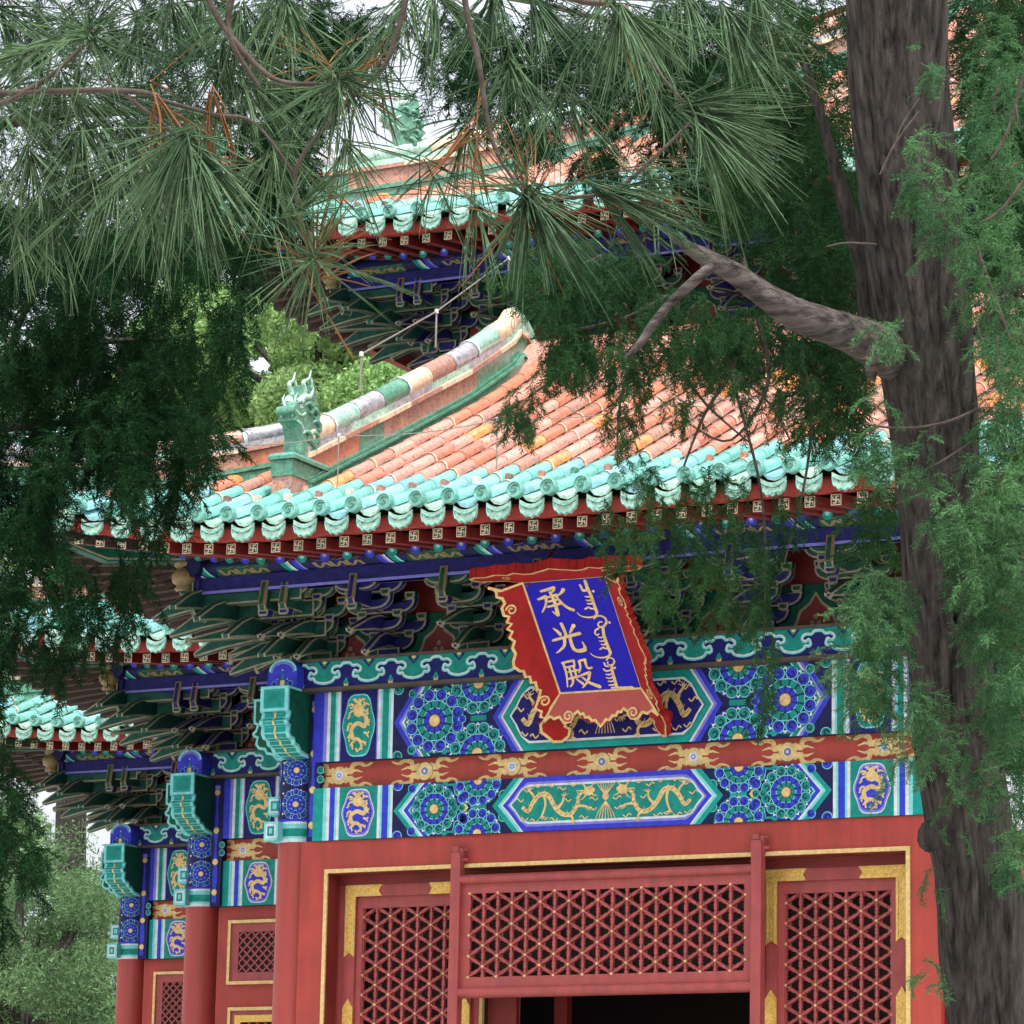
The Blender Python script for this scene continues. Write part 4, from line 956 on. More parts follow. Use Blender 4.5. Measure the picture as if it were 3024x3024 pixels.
# small windows of the recessed walls
def window(x0,x1,z0,z1,y,gold2=False):
    r=empty('window',(0,0,0)); r.parent=HALL
    b=MB(); frame(b,x0,x1,z0,z1,.032,y-.04,y,'gold_leaf',True); b.build('frame',r)
    b=MB(); frame(b,x0+.032,x1-.032,z0+.032,z1-.032,.09,y-.02,y,'red_lattice',True); b.box(x0+.12,x1-.12,y-.006,y-.002,z0+.12,z1-.12,'dark_inside')
    b.build('sash',r)
    b=MB()
    if gold2: frame(b,x0+.08,x1-.08,z0,z1-.08,.07,y-.035,y-.02,'gold',False)
    X0_,X1_,ZA,ZB=x0+.125,x1-.125,z0+.125,z1-.125; s=.095; cl=[(X0_,ZA),(X1_,ZA),(X1_,ZB),(X0_,ZB)]
    for k in range(-12,40):
        for d in (1,-1):
            a=(X0_+k*s,ZA) ; q=(X0_+k*s+d*3,ZA+3*.95); w_=.012
            po=clip_poly([(a[0]-w_,a[1]),(a[0]+w_,a[1]),(q[0]+w_,q[1]),(q[0]-w_,q[1])],cl)
            if len(po)>2: b.prism(po,y-.018-(.003 if d>0 else 0),y-.008,'red_lattice')
    b.build('lattice',r)
window(-6.36,-4.6,4.77,5.42,4.47); window(-6.33,-4.6,2.2,4.54,4.47,True); window(-10.29,-8.6,4.55,5.41,9.27); window(-10.29,-8.6,2.2,4.4,9.27,True)
# lightning wire on posts along the eave, and along the gable ridge
lw=empty('lightning_wire',(0,0,0)); tag(lw,'thin lightning wire on short posts along the porch eave and gable ridge','wire')
def wire(P,closed=False,r=.006):
    b=MB(); b.tube(P,r,'wire',5); b.build('wire',lw)
pts=[(x,-1.45,8.30+.48+up(x+3.1,-1.7)) for x in (-5.0,-4.2,-3.25,-1.85,-.35,1.4,3.6)]
W=[]
for p,q in zip(pts,pts[1:]):
    for k in range(6):
        t=k/6; W.append((p[0]+(q[0]-p[0])*t,p[1],p[2]+(q[2]-p[2])*t-.05*4*t*(1-t)))
W.append(pts[-1]); wire(W,r=.005)
for p in pts: b=MB(); b.tube([(p[0],p[1],p[2]-.42),p],.006,'wire',6); b.tube([(p[0],p[1],p[2]-.012),(p[0],p[1],p[2]+.015)],.014,'white_paint',8); b.build('post',lw)
pr=[(-2.68,.35,10.0),(-2.68,1.75,10.75),(-2.68,3.2,11.65),(-2.68,4.2,12.1)]
wire([pr[0]]+pr[1:],r=.008)
for p in pr[:3]: b=MB(); b.tube([(p[0],p[1],p[2]-.35),p],.010,'wire',6); b.tube([(p[0],p[1],p[2]-.02),(p[0],p[1],p[2]+.02)],.02,'white_paint',8); b.build('post',lw)
# ------------------------------------------------------------------ name plaque
PL=empty('name_plaque',(0,0,0)); tag(PL,'blue name board with gold Chinese and Manchu writing in a flared red carved frame','plaque')
Bc=Vector((.085,-.32,6.67)); pu=Vector((1,0,0)); ps=Vector((0,-.67,.743)).normalized(); pn=Vector((0,-.743,-.67)).normalized(); BL_=1.09; HW=.375
def BP(u,v,w=0): return Bc+pu*u+ps*v+pn*w
b=MB()
vs=[BP(u,v,w) for w in (-.03,0) for (u,v) in ((-HW,0),(HW,0),(HW,BL_),(-HW,BL_))]; b.add(vs,[(0,3,2,1),(4,5,6,7),(0,1,5,4),(1,2,6,5),(2,3,7,6),(3,0,4,7)],'plaque_blue')
b.build('board',PL)
def brush(P,pts,w0,w1,m='gold_leaf',l=2,k=4,mid=None):
    Q=smooth_pts(pts,k); n=len(Q)
    P.stroke(Q,[ (w0+(w1-w0)*i/(n-1))*(1 if mid is None else 1+mid*sin(PI*i/(n-1))) for i in range(n)],m,l)
    P.disc(Q[0][0],Q[0][1],w0*.5,m,l+1,n=8); 
    if w1>.012: P.disc(Q[-1][0],Q[-1][1],w1*.5,m,l+1,n=8)
G1=[([(.20,.86),(.42,.90),(.64,.95)],.07,.09),([(.64,.94),(.58,.84),(.46,.76)],.09,.05),([(.47,.80),(.51,.5),(.50,.20),(.48,.04)],.08,.12),([(.48,.05),(.42,.08),(.34,.16)],.11,.03),
 ([(.34,.64),(.50,.67),(.66,.71)],.06,.07),([(.33,.50),(.50,.52),(.66,.56)],.06,.07),([(.24,.32),(.48,.36),(.74,.42)],.06,.08),([(.03,.60),(.16,.63),(.29,.68)],.07,.09),([(.29,.67),(.22,.42),(.02,.16)],.09,.04),
 ([(.92,.86),(.82,.76),(.66,.66)],.11,.04),([(.62,.66),(.74,.40),(.90,.22),(1.02,.16)],.06,.10)]
G2=[([(.47,.98),(.49,.80),(.50,.58)],.10,.08),([(.18,.84),(.26,.74),(.32,.64)],.06,.11),([(.84,.90),(.74,.78),(.64,.66)],.11,.05),([(.03,.44),(.40,.52),(.95,.62)],.07,.10),([(.42,.52),(.34,.26),(.16,.10),(.02,.02)],.10,.04),([(.60,.54),(.58,.26),(.62,.08),(.76,.03),(.94,.06)],.09,.12),([(.94,.06),(.97,.16),(.94,.34)],.12,.03)]
G3=[([(.10,.90),(.28,.93),(.50,.96)],.06,.07),([(.49,.95),(.48,.84),(.46,.76)],.07,.05),([(.14,.74),(.30,.76),(.47,.78)],.05,.06),([(.13,.90),(.12,.50),(.02,.08)],.08,.04),
 ([(.20,.58),(.36,.60),(.54,.63)],.05,.06),([(.28,.70),(.27,.50),(.26,.36)],.07,.06),([(.43,.72),(.42,.52),(.41,.38)],.07,.06),([(.15,.35),(.34,.38),(.56,.42)],.06,.07),([(.27,.30),(.22,.18),(.12,.08)],.08,.04),([(.40,.31),(.48,.22),(.54,.16)],.05,.09),
 ([(.66,.92),(.64,.72),(.54,.54)],.08,.04),([(.66,.93),(.76,.95),(.87,.97)],.06,.08),([(.86,.96),(.84,.76),(.88,.66),(1.0,.68)],.08,.06),([(.58,.44),(.72,.48),(.88,.52)],.06,.09),([(.87,.50),(.74,.24),(.50,.02)],.09,.04),([(.60,.36),(.78,.16),(1.04,.02)],.06,.12)]
for G,uc,vc,nm in ((G1,.30,.82,'character'),(G2,.31,.49,'character'),(G3,.30,.165,'character')):
    b=MB(); P=Paint(b,Bc,pu,ps,pn); s=.285
    for q,a,c in G: brush(P,[(-HW+uc*2*HW+(x-.5)*s,vc*BL_+(y-.5)*s) for x,y in q],a*s*1.1,c*s*1.1)
    b.build(nm,PL)
def m6(x,y):
    # tracing coordinates of the board face -> board coordinates
    dx,dy=x-525,y-335; det=665*902-(-45)*322
    a=(dx*902-dy*322)/det; c=(665*dy+45*dx)/det
    return (-HW+a*2*HW,(1-c)*BL_)
b=MB(); P=Paint(b,Bc,pu,ps,pn); q=.75/665
for pts,w0,w1 in (([(1033,325),(1052,380),(1082,440),(1112,520),(1135,580)],26,24),([(993,357),(1008,385),(1020,402),(1050,396)],18,22),([(1036,448),(1062,452),(1085,446)],10,16),([(1045,478),(1068,482),(1095,474)],10,16),([(1055,506),(1080,508),(1102,500)],10,16),([(1040,548),(1066,536),(1085,545),(1118,546)],14,14),
    ([(1135,580),(1125,604),(1085,616),(1030,612),(992,596),(972,572)],20,5),([(1112,628),(1135,608),(1172,606),(1206,628),(1212,662),(1190,692)],10,20),([(1190,692),(1160,694),(1146,672),(1162,652),(1182,656)],18,9),([(1150,706),(1126,722),(1124,748),(1142,760),(1156,748)],15,10),
    ([(1186,696),(1196,760),(1226,840),(1252,900)],22,26),([(1150,776),(1172,780),(1196,770)],9,15),([(1162,806),(1182,810),(1206,800)],9,15),([(1176,834),(1196,838),(1220,828)],9,15),([(1168,874),(1192,860),(1210,868),(1240,866)],13,14),([(1252,900),(1242,928),(1200,942),(1150,940),(1110,924),(1088,904)],20,5),
    ([(1222,962),(1242,944),(1272,950),(1286,974),(1274,1000),(1248,1004)],10,15),([(1248,1004),(1232,992),(1236,974)],13,8),([(1204,986),(1214,1008),(1240,1016)],15,12),([(1264,1004),(1274,1060),(1294,1125),(1312,1185)],20,26),
    ([(1202,1036),(1222,1052),(1262,1044)],16,13),([(1222,1078),(1244,1082),(1276,1072)],11,14),([(1226,1106),(1250,1112),(1282,1100)],11,14),([(1242,1134),(1262,1138),(1292,1128)],10,14),([(1248,1166),(1272,1168),(1300,1158)],11,14),([(1272,1190),(1330,1188),(1380,1190),(1440,1188)],14,30)):
    brush(P,[m6(*p) for p in pts],w0*q,w1*q)
for x,y in ((1101,407),(1238,658),(1290,1026)): a=m6(x,y); P.disc(a[0],a[1],11*q,'gold_leaf',2)
b.build('manchu_script',PL)
def wing(name,org,ax,dr,outline,inner,face,curls,th=.05,nrm=None):
    """carved flaring board of the frame; outline in (along, outward) coordinates"""
    nrm=nrm or Vector(ax).cross(Vector(dr)).normalized()
    if nrm.dot(pn)<0: nrm=-nrm
    b=MB(); pl=inner+outline; n=len(pl)
    F=[org+ax*a+dr*c for a,c in pl]; Bk=[p-nrm*th for p in F]
    b.add([tuple(p) for p in F+Bk],[tuple(range(n)),tuple(range(2*n-1,n-1,-1))]+[(i,(i+1)%n,n+(i+1)%n,n+i) for i in range(n)],face)
    P=Paint(b,org,ax,dr,nrm)
    P.stroke(outline,.026,'gold_leaf',2); P.stroke(inner,.022,'gold_leaf',3)
    P.stroke([outline[-1],inner[0]],.02,'gold_leaf',4); P.stroke([inner[-1],outline[0]],.02,'gold_leaf',4)
    for (cx,cw,r,d,a0) in curls:
        P.disc(cx,cw,r,face,4,n=14)
        P.stroke([(cx+r*(1-.75*t)*cos(a0+d*t*8.5),cw+r*(1-.75*t)*sin(a0+d*t*8.5)) for t in [i/16 for i in range(17)]],r*.30,'gold_leaf',5)
    # fluted back edge
    for i in range(0,n): 
        if i>=len(inner): b.tube([tuple(F[i]-nrm*.004),tuple(Bk[i])],.010,face,5)
    return b.build(name,PL)
so_=[(1.10,.20),(1.17,.29),(1.12,.235),(1.06,.245),(1.03,.205),(.98,.20),(.95,.235),(.88,.24),(.85,.20),(.81,.235),(.78,.20),(.75,.25),(.71,.215),(.67,.255),(.62,.225),(.57,.26),(.51,.25),(.45,.29),(.40,.30),(.34,.26),(.33,.235),(.27,.235),(.26,.20),(.20,.205),(.19,.17),(.12,.175),(.10,.15),(.03,.19),(-.04,.245),(-.09,.20),(-.13,.225),(-.17,.19),(-.20,.245),(-.27,.26),(-.33,.225),(-.40,.19),(-.43,.12),(-.41,.05),(-.35,.02),(-.31,.055),(-.25,.0),(-.19,.03),(-.16,.10)]
for s,nm in ((-1,'left'),(1,'right')):
    dr=(pu*s*.77+pn*.64).normalized()
    o=wing('frame_wing',BP(s*HW,0),ps,dr,so_,[(-.10,.13),(0,0),(1.09,0)],'plaque_red',((.90,.165,.05,-1,1.2),(-.01,.15,.055,-1,1.2)))
    b=MB(); P=Paint(b,BP(s*HW,0),ps,dr,pn); 
dB=(ps*-.77+pn*.64).normalized()
bo=[(.53,.235),(.47,.19),(.43,.215),(.38,.20),(.34,.255),(.28,.245),(.25,.19),(.21,.16),(.19,.19),(.16,.185),(.14,.22),(.11,.215),(.08,.25),(.05,.245),(0,.30)]
bo=bo+[(-x,y) for x,y in bo[::-1][1:]]
wing('frame_wing',BP(0,0),pu,dB,bo,[(-HW,0),(HW,0)],'plaque_pink',((.30,.20,.05,1,2.2),(-.30,.20,.05,-1,.9)))
dT=(ps*.77+pn*.64).normalized()
to=[(.78,.17),(.72,.20),(.62,.19),(.52,.23),(.42,.2),(.34,.24),(.28,.2),(.2,.19),(.14,.22),(.08,.24),(0,.28)]; to=to+[(-x,y) for x,y in to[::-1][1:]]
wing('frame_wing',BP(0,BL_),pu,dT,to,[(-.72,.10),(-.50,.08),(-HW,0),(HW,0),(.50,.08),(.72,.10)],'plaque_red',((.46,.15,.04,1,2.2),(-.46,.15,.04,-1,.9)),th=.09)
b=MB(); b.box(.52,.62,-.30,-.04,6.42,6.52,'plaque_red',.02); b.box(-.1,.0,-.30,-.04,6.44,6.50,'plaque_red'); b.tube([(-.25,-1.05,7.45),(-.25,-.55,7.85)],.012,'red_dark',6); b.tube([(.42,-1.05,7.45),(.42,-.55,7.85)],.012,'red_dark',6); b.build('support',PL)
# ------------------------------------------------------------------ foliage
def tri_mesh(name,V,m,parent=None):
    """V: (n,3,3) triangles"""
    V=np.asarray(V,dtype=np.float32); n=len(V); me=bpy.data.meshes.new(name)
    me.vertices.add(n*3); me.vertices.foreach_set('co',V.reshape(-1)); me.loops.add(n*3); me.loops.foreach_set('vertex_index',np.arange(n*3,dtype=np.int32))
    me.polygons.add(n); me.polygons.foreach_set('loop_start',np.arange(0,n*3,3,dtype=np.int32)); me.polygons.foreach_set('loop_total',np.full(n,3,dtype=np.int32))
    me.update(calc_edges=True); me.materials.append(MATS[m]); o=bpy.data.objects.new(name,me); COL.objects.link(o)
    if parent is not None: o.parent=parent
    return o
def nrm(v): return v/(np.linalg.norm(v)+1e-9)
def spray(L=.30,nb=15,droop=.8,wd=.0075,seed=0,blen=.11,nl=6):
    r=np.random.default_rng(seed); T=[]; p=np.zeros(3); d=nrm(np.array([1,0,.25])); st=L/nb
    for i in range(nb):
        t=i/nb; d=nrm(d+np.array([0,r.normal(0,.10),-droop*.22*(1)+ (.15 if t>.7 else 0)])+r.normal(0,.05,3)); q=p+d*st
        s=nrm(np.cross(d,[0,0,1])+1e-6); 
        T.append([p-s*.002,p+s*.002,q])
        for sd_ in (-1,1):
            bl=blen*(1-.55*t)*(.7+.6*r.random()); bd=nrm(d*.7+s*sd_*(.55+.4*r.random())+np.array([0,0,r.normal(-.15,.3)])); bp=p.copy()
            e=bp+bd*bl; bs=nrm(np.cross(bd,r.normal(0,1,3))); T.append([bp-bs*wd*.35,bp+bs*wd*.35,e])
            for k in range(nl):
                u=(k+.6)/nl; c=bp+bd*bl*u; ld=nrm(bd*.9+r.normal(0,.42,3)); ll=.034*(1.25-.7*u)*(.7+.6*r.random()); ls=nrm(np.cross(ld,r.normal(0,1,3)))
                T.append([c-ls*wd*.5,c+ls*wd*.5,c+ld*ll])
        p=q
    return np.array(T)
PROTO=[spray(seed=i,droop=dr,nb=nb) for i,(dr,nb) in enumerate(((.5,14),(.9,15),(1.3,15),(.7,12)))]
HANG=[spray(seed=20+i,droop=2.4,nb=17,blen=.08) for i in range(3)]
def instance(protos,pos,scale,az,tilt=None):
    out=[]; 
    for i in range(len(pos)):
        P=protos[rng.integers(len(protos))]*scale[i]; a=az[i]; c,s=math.cos(a),math.sin(a); t=tilt[i] if tilt is not None else rng.normal(0,.35)
        Rx=np.array([[1,0,0],[0,math.cos(t),-math.sin(t)],[0,math.sin(t),math.cos(t)]]); t2=rng.normal(0,.3); Ry=np.array([[math.cos(t2),0,math.sin(t2)],[0,1,0],[-math.sin(t2),0,math.cos(t2)]])
        Rz=np.array([[c,-s,0],[s,c,0],[0,0,1]]); M_=Rz@Ry@Rx
        out.append(P@M_.T+pos[i])
    return np.concatenate(out)
def blobs(lst,scale=1.,protos=None):
    """each: x,y,rx,ry (photo-sized ellipse), distance, half depth, count"""
    pos=[];az=[]
    for (x,y,rx,ry,dist,dd,n) in lst:
        for _ in range(n):
            while True:
                a=rng.uniform(-1,1,3)
                if (a**2).sum()<1: break
            pos.append(np.array(at(x+a[0]*rx,y+a[1]*ry,dist+a[2]*dd))); az.append(rng.uniform(0,2*PI))
    pos=np.array(pos); n=len(pos)
    return instance(protos or PROTO,pos,scale*rng.uniform(.65,1.15,n),az)
def limb(b,pts,dist,m='bark',seg=10,wob=0,parent=None,name='branch'):
    if parent is not None: b=MB()
    """pts: x,y,radius in photo px (1932 scale), optional distance"""
    P=[];R_=[]
    for p in pts:
        dd=p[3] if len(p)>3 else dist
        P.append(tuple(at(p[0],p[1],dd))); R_.append(p[2]*dd*1.565/FPX)
    n=len(P); Q=smooth_pts([tuple(a)+(r,) for a,r in zip(P,R_)],5)
    b.tube([q[:3] for q in Q],[max(q[3],.001)*(1+(random.uniform(-wob,wob) if wob else 0)) for q in Q],m,seg)
    if parent is not None: b.build(name,parent)
# --- the big cypress on the right
CY=empty('cypress_tree',tuple(at(1700,1900,16))); CY.location.z=0; CY.location=(0,0,0)
tag(CY,'old cypress with thick furrowed grey trunk, bright green sprays and a bare dead limb','tree')
tr=[(-160,1595,1785),(0,1604,1790),(120,1608,1792),(200,1611,1796),(400,1632,1818),(600,1652,1836),(800,1682,1850),(1000,1702,1852),(1120,1706,1862),(1250,1718,1872),(1400,1727,1885),(1550,1748,1908),(1650,1766,1925),(1800,1772,1945),(1932,1788,1965),(2200,1795,2010),(3400,1790,2060)]
import bisect
def noise1(a,s): 
    i=math.floor(a); f=a-i; f=f*f*(3-2*f); h=lambda k: random.Random(k*7919+s).random()*2-1
    return h(i)*(1-f)+h(i+1)*f
TB_=np.random.default_rng(77).uniform(-1,1,(256,256))
def vn(u,v,pu=None):
    iu=np.floor(u).astype(int); iv=np.floor(v).astype(int); fu=u-iu; fv=v-iv; fu=fu*fu*(3-2*fu); fv=fv*fv*(3-2*fv)
    m=(lambda q:q%pu) if pu else (lambda q:q)
    g=lambda a_,b_:TB_[m(a_)%256,b_%256]
    return (g(iu,iv)*(1-fu)+g(iu+1,iv)*fu)*(1-fv)+(g(iu,iv+1)*(1-fu)+g(iu+1,iv+1)*fu)*fv
def bark_tube(name,rows,seg,parent,m='bark',amp=1.):
    # rows: (x,y,z,radius); furrowed bark: long plates split by deep vertical cracks
    rows=np.array(rows); n=len(rows); a=np.linspace(0,2*PI,seg,endpoint=False)[None,:]; z=rows[:,2][:,None]; A=a/(2*PI)
    tw=z*.10+.25*np.sin(z*1.1)
    big=.055*np.sin(3*a+z*.35+.6)+.045*np.sin(5*a-z*.5)+.03*vn(A*9,z*.3,9)
    warp=vn(A*8+3,z*1.1,8)*.9
    r1=np.abs(vn((A*26+warp+tw),z*.75,None)); r2=np.abs(vn(A*58+warp*2+7,z*1.7+3,None)); r3=vn(A*110+warp*3,z*4.0+9,None)
    d=big+amp*(-.050*np.exp(-r1*7)-.026*np.exp(-r2*6)+.008*r3+.012*vn(A*30+50,z*5,None))
    R=rows[:,3][:,None]*(1+d); X=rows[:,0][:,None]+R*np.cos(a); Y=rows[:,1][:,None]+R*np.sin(a); Z=np.repeat(z,seg,1)
    V=np.stack([X,Y,Z],2).reshape(-1,3); j,k=np.meshgrid(np.arange(n-1),np.arange(seg),indexing='ij'); k2=(k+1)%seg
    F=np.stack([j*seg+k,(j+1)*seg+k,(j+1)*seg+k2,j*seg+k2],2).reshape(-1,4)
    b=MB(); b.add([tuple(v) for v in V],[tuple(int(q) for q in f) for f in F],m,True); return b
ys=[-1500+60*i for i in range(22)]+[-160+7*i for i in range(int((2300+160)/7)+1)]+[2400+100*i for i in range(11)]; rows=[]
for y in ys:
    l=interp([(a,b_) for a,b_,c in tr],y); r=interp([(a,c) for a,b_,c in tr],y); c=(l+r)/2; tp=1 if y>-160 else 1+(y+160)/1500; C_=at(c,y,16); rows.append((C_.x,C_.y,C_.z,(r-l)/2*16*1.565/FPX*1.03*tp))
b=bark_tube('trunk',rows,300,CY)
def burl(x,y,r,sq=.7,dist=15.78):
    C_=Vector(at(x,y,dist)); rr=r*dist*1.565/FPX; vs=[];N1,N2=10,14
    for i in range(N1+1):
        for k in range(N2):
            th=PI*i/N1; ph=2*PI*k/N2; f=1+.12*noise1(i*.9+k*.7,9)
            vs.append((C_.x+rr*f*sin(th)*cos(ph),C_.y+rr*f*sin(th)*sin(ph)*sq,C_.z+rr*1.3*f*cos(th)))
    b.add(vs,[(i*N2+k,(i+1)*N2+k,(i+1)*N2+(k+1)%N2,i*N2+(k+1)%N2) for i in range(N1) for k in range(N2)],'bark',True)
burl(1752,1578,22); burl(1705,665,34,dist=15.9); 
b.build('trunk',CY)
b=MB(); n=14; C_=Vector(at(1802,1165,15.70)); rr=.032
rv=Vector((Rv.x,Rv.y,0)).normalized()
pts=[C_+rv*(rr*1.1*cos(2*PI*i/n))+Vector((0,0,rr*1.9*sin(2*PI*i/n))) for i in range(n+1)]; b.tube(pts,.03,'bark',8,caps=False); b.add([tuple(p+Vector((.01,.04,0))) for p in pts[:-1]],[tuple(range(n))],'dark_inside'); b.build('knot',CY)
b=MB(); limb(b,[(1712,690,50,16.05),(1655,655,44,15.85),(1610,632,38,15.75),(1560,614,34),(1500,592,31),(1440,555,25),(1385,515,21),(1330,485,17),(1290,462,11),(1262,442,4)],15.7,'deadwood',20,.035)
limb(b,[(1345,500,10),(1310,530,11),(1265,572,9),(1230,615,9),(1210,645,8),(1180,676,4)],15.6,'deadwood',8,.05); limb(b,[(1660,660,22),(1646,690,15),(1644,720,8)],15.6,'deadwood',10,.05)
limb(b,[(1400,520,7),(1405,500,5),(1402,486,2)],15.7,'deadwood',7)
b.build('dead_limb',CY)
b=MB(); limb(b,[(1660,650,26),(1638,590,19),(1632,520,17),(1612,440,19),(1588,360,15),(1560,260,10),(1520,120,6)],16.3,'bark',12,.03,parent=CY)
limb(b,[(1850,640,22,16),(1900,560,20,16),(1945,500,18,16)],16,'bark',10,parent=CY)
for p in ([(1905,640,4),(1860,520,5),(1845,470,3)],[(1660,330,2),(1690,270,2.6),(1735,210,3)],[(1735,185,1.6),(1700,240,2.2),(1688,280,1.6)],[(1630,800,2),(1700,808,2.6),(1780,798,3),(1850,770,4)],[(1830,930,1.5),(1870,905,3),(1895,895,3),(1850,960,2)],[(1700,900,2),(1760,880,2.6),(1840,830,3)],[(1560,465,1.4),(1600,458,2),(1660,462,2.5,16)],[(1870,300,3),(1900,250,3),(1935,130,3)],[(1850,420,2),(1890,395,3),(1940,330,4)]): limb(b,p,15.2,'twig',6,parent=CY,name='twig')
for _ in range(18):
    x=random.uniform(1860,1960); y=random.uniform(-100,1900); dx=random.uniform(-60,60)
    limb(b,[(x,y,.6),(x+dx*.3,y+random.uniform(-40,20),1.4),(x+dx+30,y+random.uniform(-70,10),2.2)],random.uniform(14.6,16.6),'twig',5,parent=CY,name='twig')
Bf=blobs([(1890,230,70,240,15.8,.7,150),(1755,110,34,60,15.25,.2,6),(1745,300,34,60,15.1,.2,14),(1735,370,40,50,15.05,.2,20),(1800,400,50,110,15.1,.25,26),(1880,520,60,120,15.5,.5,60),(1915,700,60,150,15.4,.6,120),
  (1860,620,40,50,15.2,.3,14),(1895,900,70,140,15.2,.5,120),(1810,980,70,60,15.0,.3,60),(1865,1060,80,130,15.1,.4,130),(1905,1240,65,200,15.2,.5,140),(1840,1150,30,90,15.1,.2,16),(1670,650,26,70,15.0,.2,8),(1660,840,34,110,15.1,.25,16),(1742,880,36,80,15.0,.2,14),(1640,900,34,90,15.1,.3,16),
  (1655,1150,60,80,15.2,.4,90),(1640,1270,60,90,15.2,.4,90),(1730,1340,54,50,15.0,.3,30),(1770,1430,50,70,15.0,.3,22),(1800,1520,30,60,15.0,.2,8),(1880,1400,60,150,15.2,.5,50),(1915,1600,40,120,15.3,.5,34),(1755,1650,20,36,15.6,.1,4),(1742,1840,16,46,15.6,.1,4),(1700,1450,30,40,15.1,.2,6)],.52)
tri_mesh('crown',Bf,'juniper_bright',CY)
Bm=blobs([(1700,-900,260,700,17,1.6,420),(1500,-400,160,200,17,1.2,120),(1900,-400,160,220,17,1.2,120),(1500,120,120,180,17.5,1.0,210),(1550,380,100,230,17.3,.9,270),(1440,350,90,160,17.6,.8,110),(1560,640,60,160,17.2,.6,80),(1600,720,44,120,17.0,.5,70),(1890,100,100,200,17.4,.8,260),(1910,420,80,260,17.4,.7,240),(1900,1250,80,500,17.2,.7,220),(1400,640,120,60,17.3,.5,70),(1680,60,60,60,17.3,.4,30),(1650,980,26,90,16.6,.3,26)],.78)
tri_mesh('crown_behind',Bm,'juniper_mid',CY)
# dark curtains of foliage hanging from the limb over the roof
hl=[]
for (x,y,rx,ry,n) in ((1080,500,170,60,170),(1050,560,70,40,50),(1070,660,55,50,60),(985,770,40,50,34),(1130,670,110,45,90),(1240,600,110,80,110),(1330,620,110,50,60),(1290,740,50,80,20),(1190,740,40,60,22),(1165,800,26,60,18),(1400,690,110,40,30),(1400,610,90,36,60),(1500,640,50,40,24),(1460,760,70,50,16),(1510,740,46,110,34),
    (1215,920,34,70,34),(1175,1000,34,50,28),(1250,1010,30,90,44),(1310,980,34,100,48),(1262,1100,34,60,30),(1232,1120,22,46,14),(1385,970,40,100,48),(1340,1090,40,100,50),(1420,1060,34,100,44),(1370,1150,30,50,20),(1470,1010,24,100,30),(1440,1190,18,120,44),(1440,1300,12,80,20),(1505,960,18,60,12),(1150,990,12,80,10),(1560,800,26,80,18),(1100,600,50,50,34),(1330,910,40,40,16),(1160,1060,14,40,8)):
    hl.append((x,y,rx,ry,16.6,.5,int(n*(1.1 if y<860 else .62))))
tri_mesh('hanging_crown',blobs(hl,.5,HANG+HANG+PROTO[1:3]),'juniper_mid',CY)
b=MB()
for p in ([(1260,560,6),(1180,600,4),(1100,620,3),(1000,640,2)],[(1400,610,6),(1380,700,4),(1330,780,3),(1290,880,2)],[(1430,600,5),(1450,720,4),(1380,830,2.5),(1300,800,1.5)],[(1500,640,5),(1530,760,4),(1520,900,2.5),(1480,1060,1.5)],[(1210,620,4),(1170,760,2.5),(1165,880,1.5)],[(1350,620,4),(1400,780,3),(1440,960,2.5),(1442,1200,1.2)],[(1240,640,3),(1330,760,2.5),(1420,840,1.6)],[(1380,700,3),(1450,760,2),(1490,830,1.4)],[(1140,480,3),(1060,520,2.4),(980,580,1.6)]): limb(b,p,16.6,'twig',6,parent=CY,name='twig')
# --- dark juniper on the left
JL=empty('juniper_tree',(0,0,0)); tag(JL,'dark dense juniper hanging over the left side in front of the roofs','tree')
dl=[]; rj=random.Random(5)
def inleft(x,y):
    edge=interp([(430,500),(520,470),(600,450),(700,455),(790,440),(860,385),(900,330),(1000,310),(1080,330),(1150,315),(1190,200),(1240,60),(1320,10),(1460,5),(1490,50),(1600,80),(1690,40),(1720,10)],y)
    return x<edge+rj.uniform(-22,18)
for _ in range(900):
    x=rj.uniform(-60,500); y=rj.uniform(430,1720)
    if not inleft(x,y): continue
    dens=1.0
    if y<620: dens=.5
    if 850<y<1150 and 110<x<330: dens=.30
    elif 850<y<1150: dens=.5
    if 600<y<760 and x<60: dens=.5
    if y>1150: dens=.4
    if x<0: dens*=.5
    if x>330: dens*=.6
    if y<1150: dens*=.88
    if rj.random()>dens: continue
    dl.append((x,y,rj.uniform(14,30),rj.uniform(34,80),19.5+rj.uniform(-1,1),.25,rj.randint(9,16)))
tri_mesh('crown',blobs(dl,.72,HANG+HANG+PROTO),'juniper_shaded',JL)
b=MB(); limb(b,[(-420,1800,70),(-380,1300,60),(-330,900,50),(-260,600,36),(-160,300,24)],19.5,'bark',16,.03)
for p in ([(-330,900,22),(-100,820,14),(100,800,8),(300,780,4),(420,790,2)],[(-300,760,18),(-60,700,11),(150,650,7),(330,640,3)],[(-350,1100,20),(-120,1040,12),(60,1010,7),(240,1020,3)],[(0,700,8),(60,560,5),(120,470,3)],[(30,980,6),(70,985,3),(100,960,3),(140,985,1.5),(220,980,2)],[(150,660,5),(250,720,3),(350,860,2)],[(-350,1500,18),(-160,1540,10),(20,1560,4)]): limb(b,p,19.4,'bark',8,.03,parent=JL)
limb(b,[(-420,1800,70),(-430,2600,80),(-440,3600,90)],19.5,'bark',16); b.build('trunk',JL)
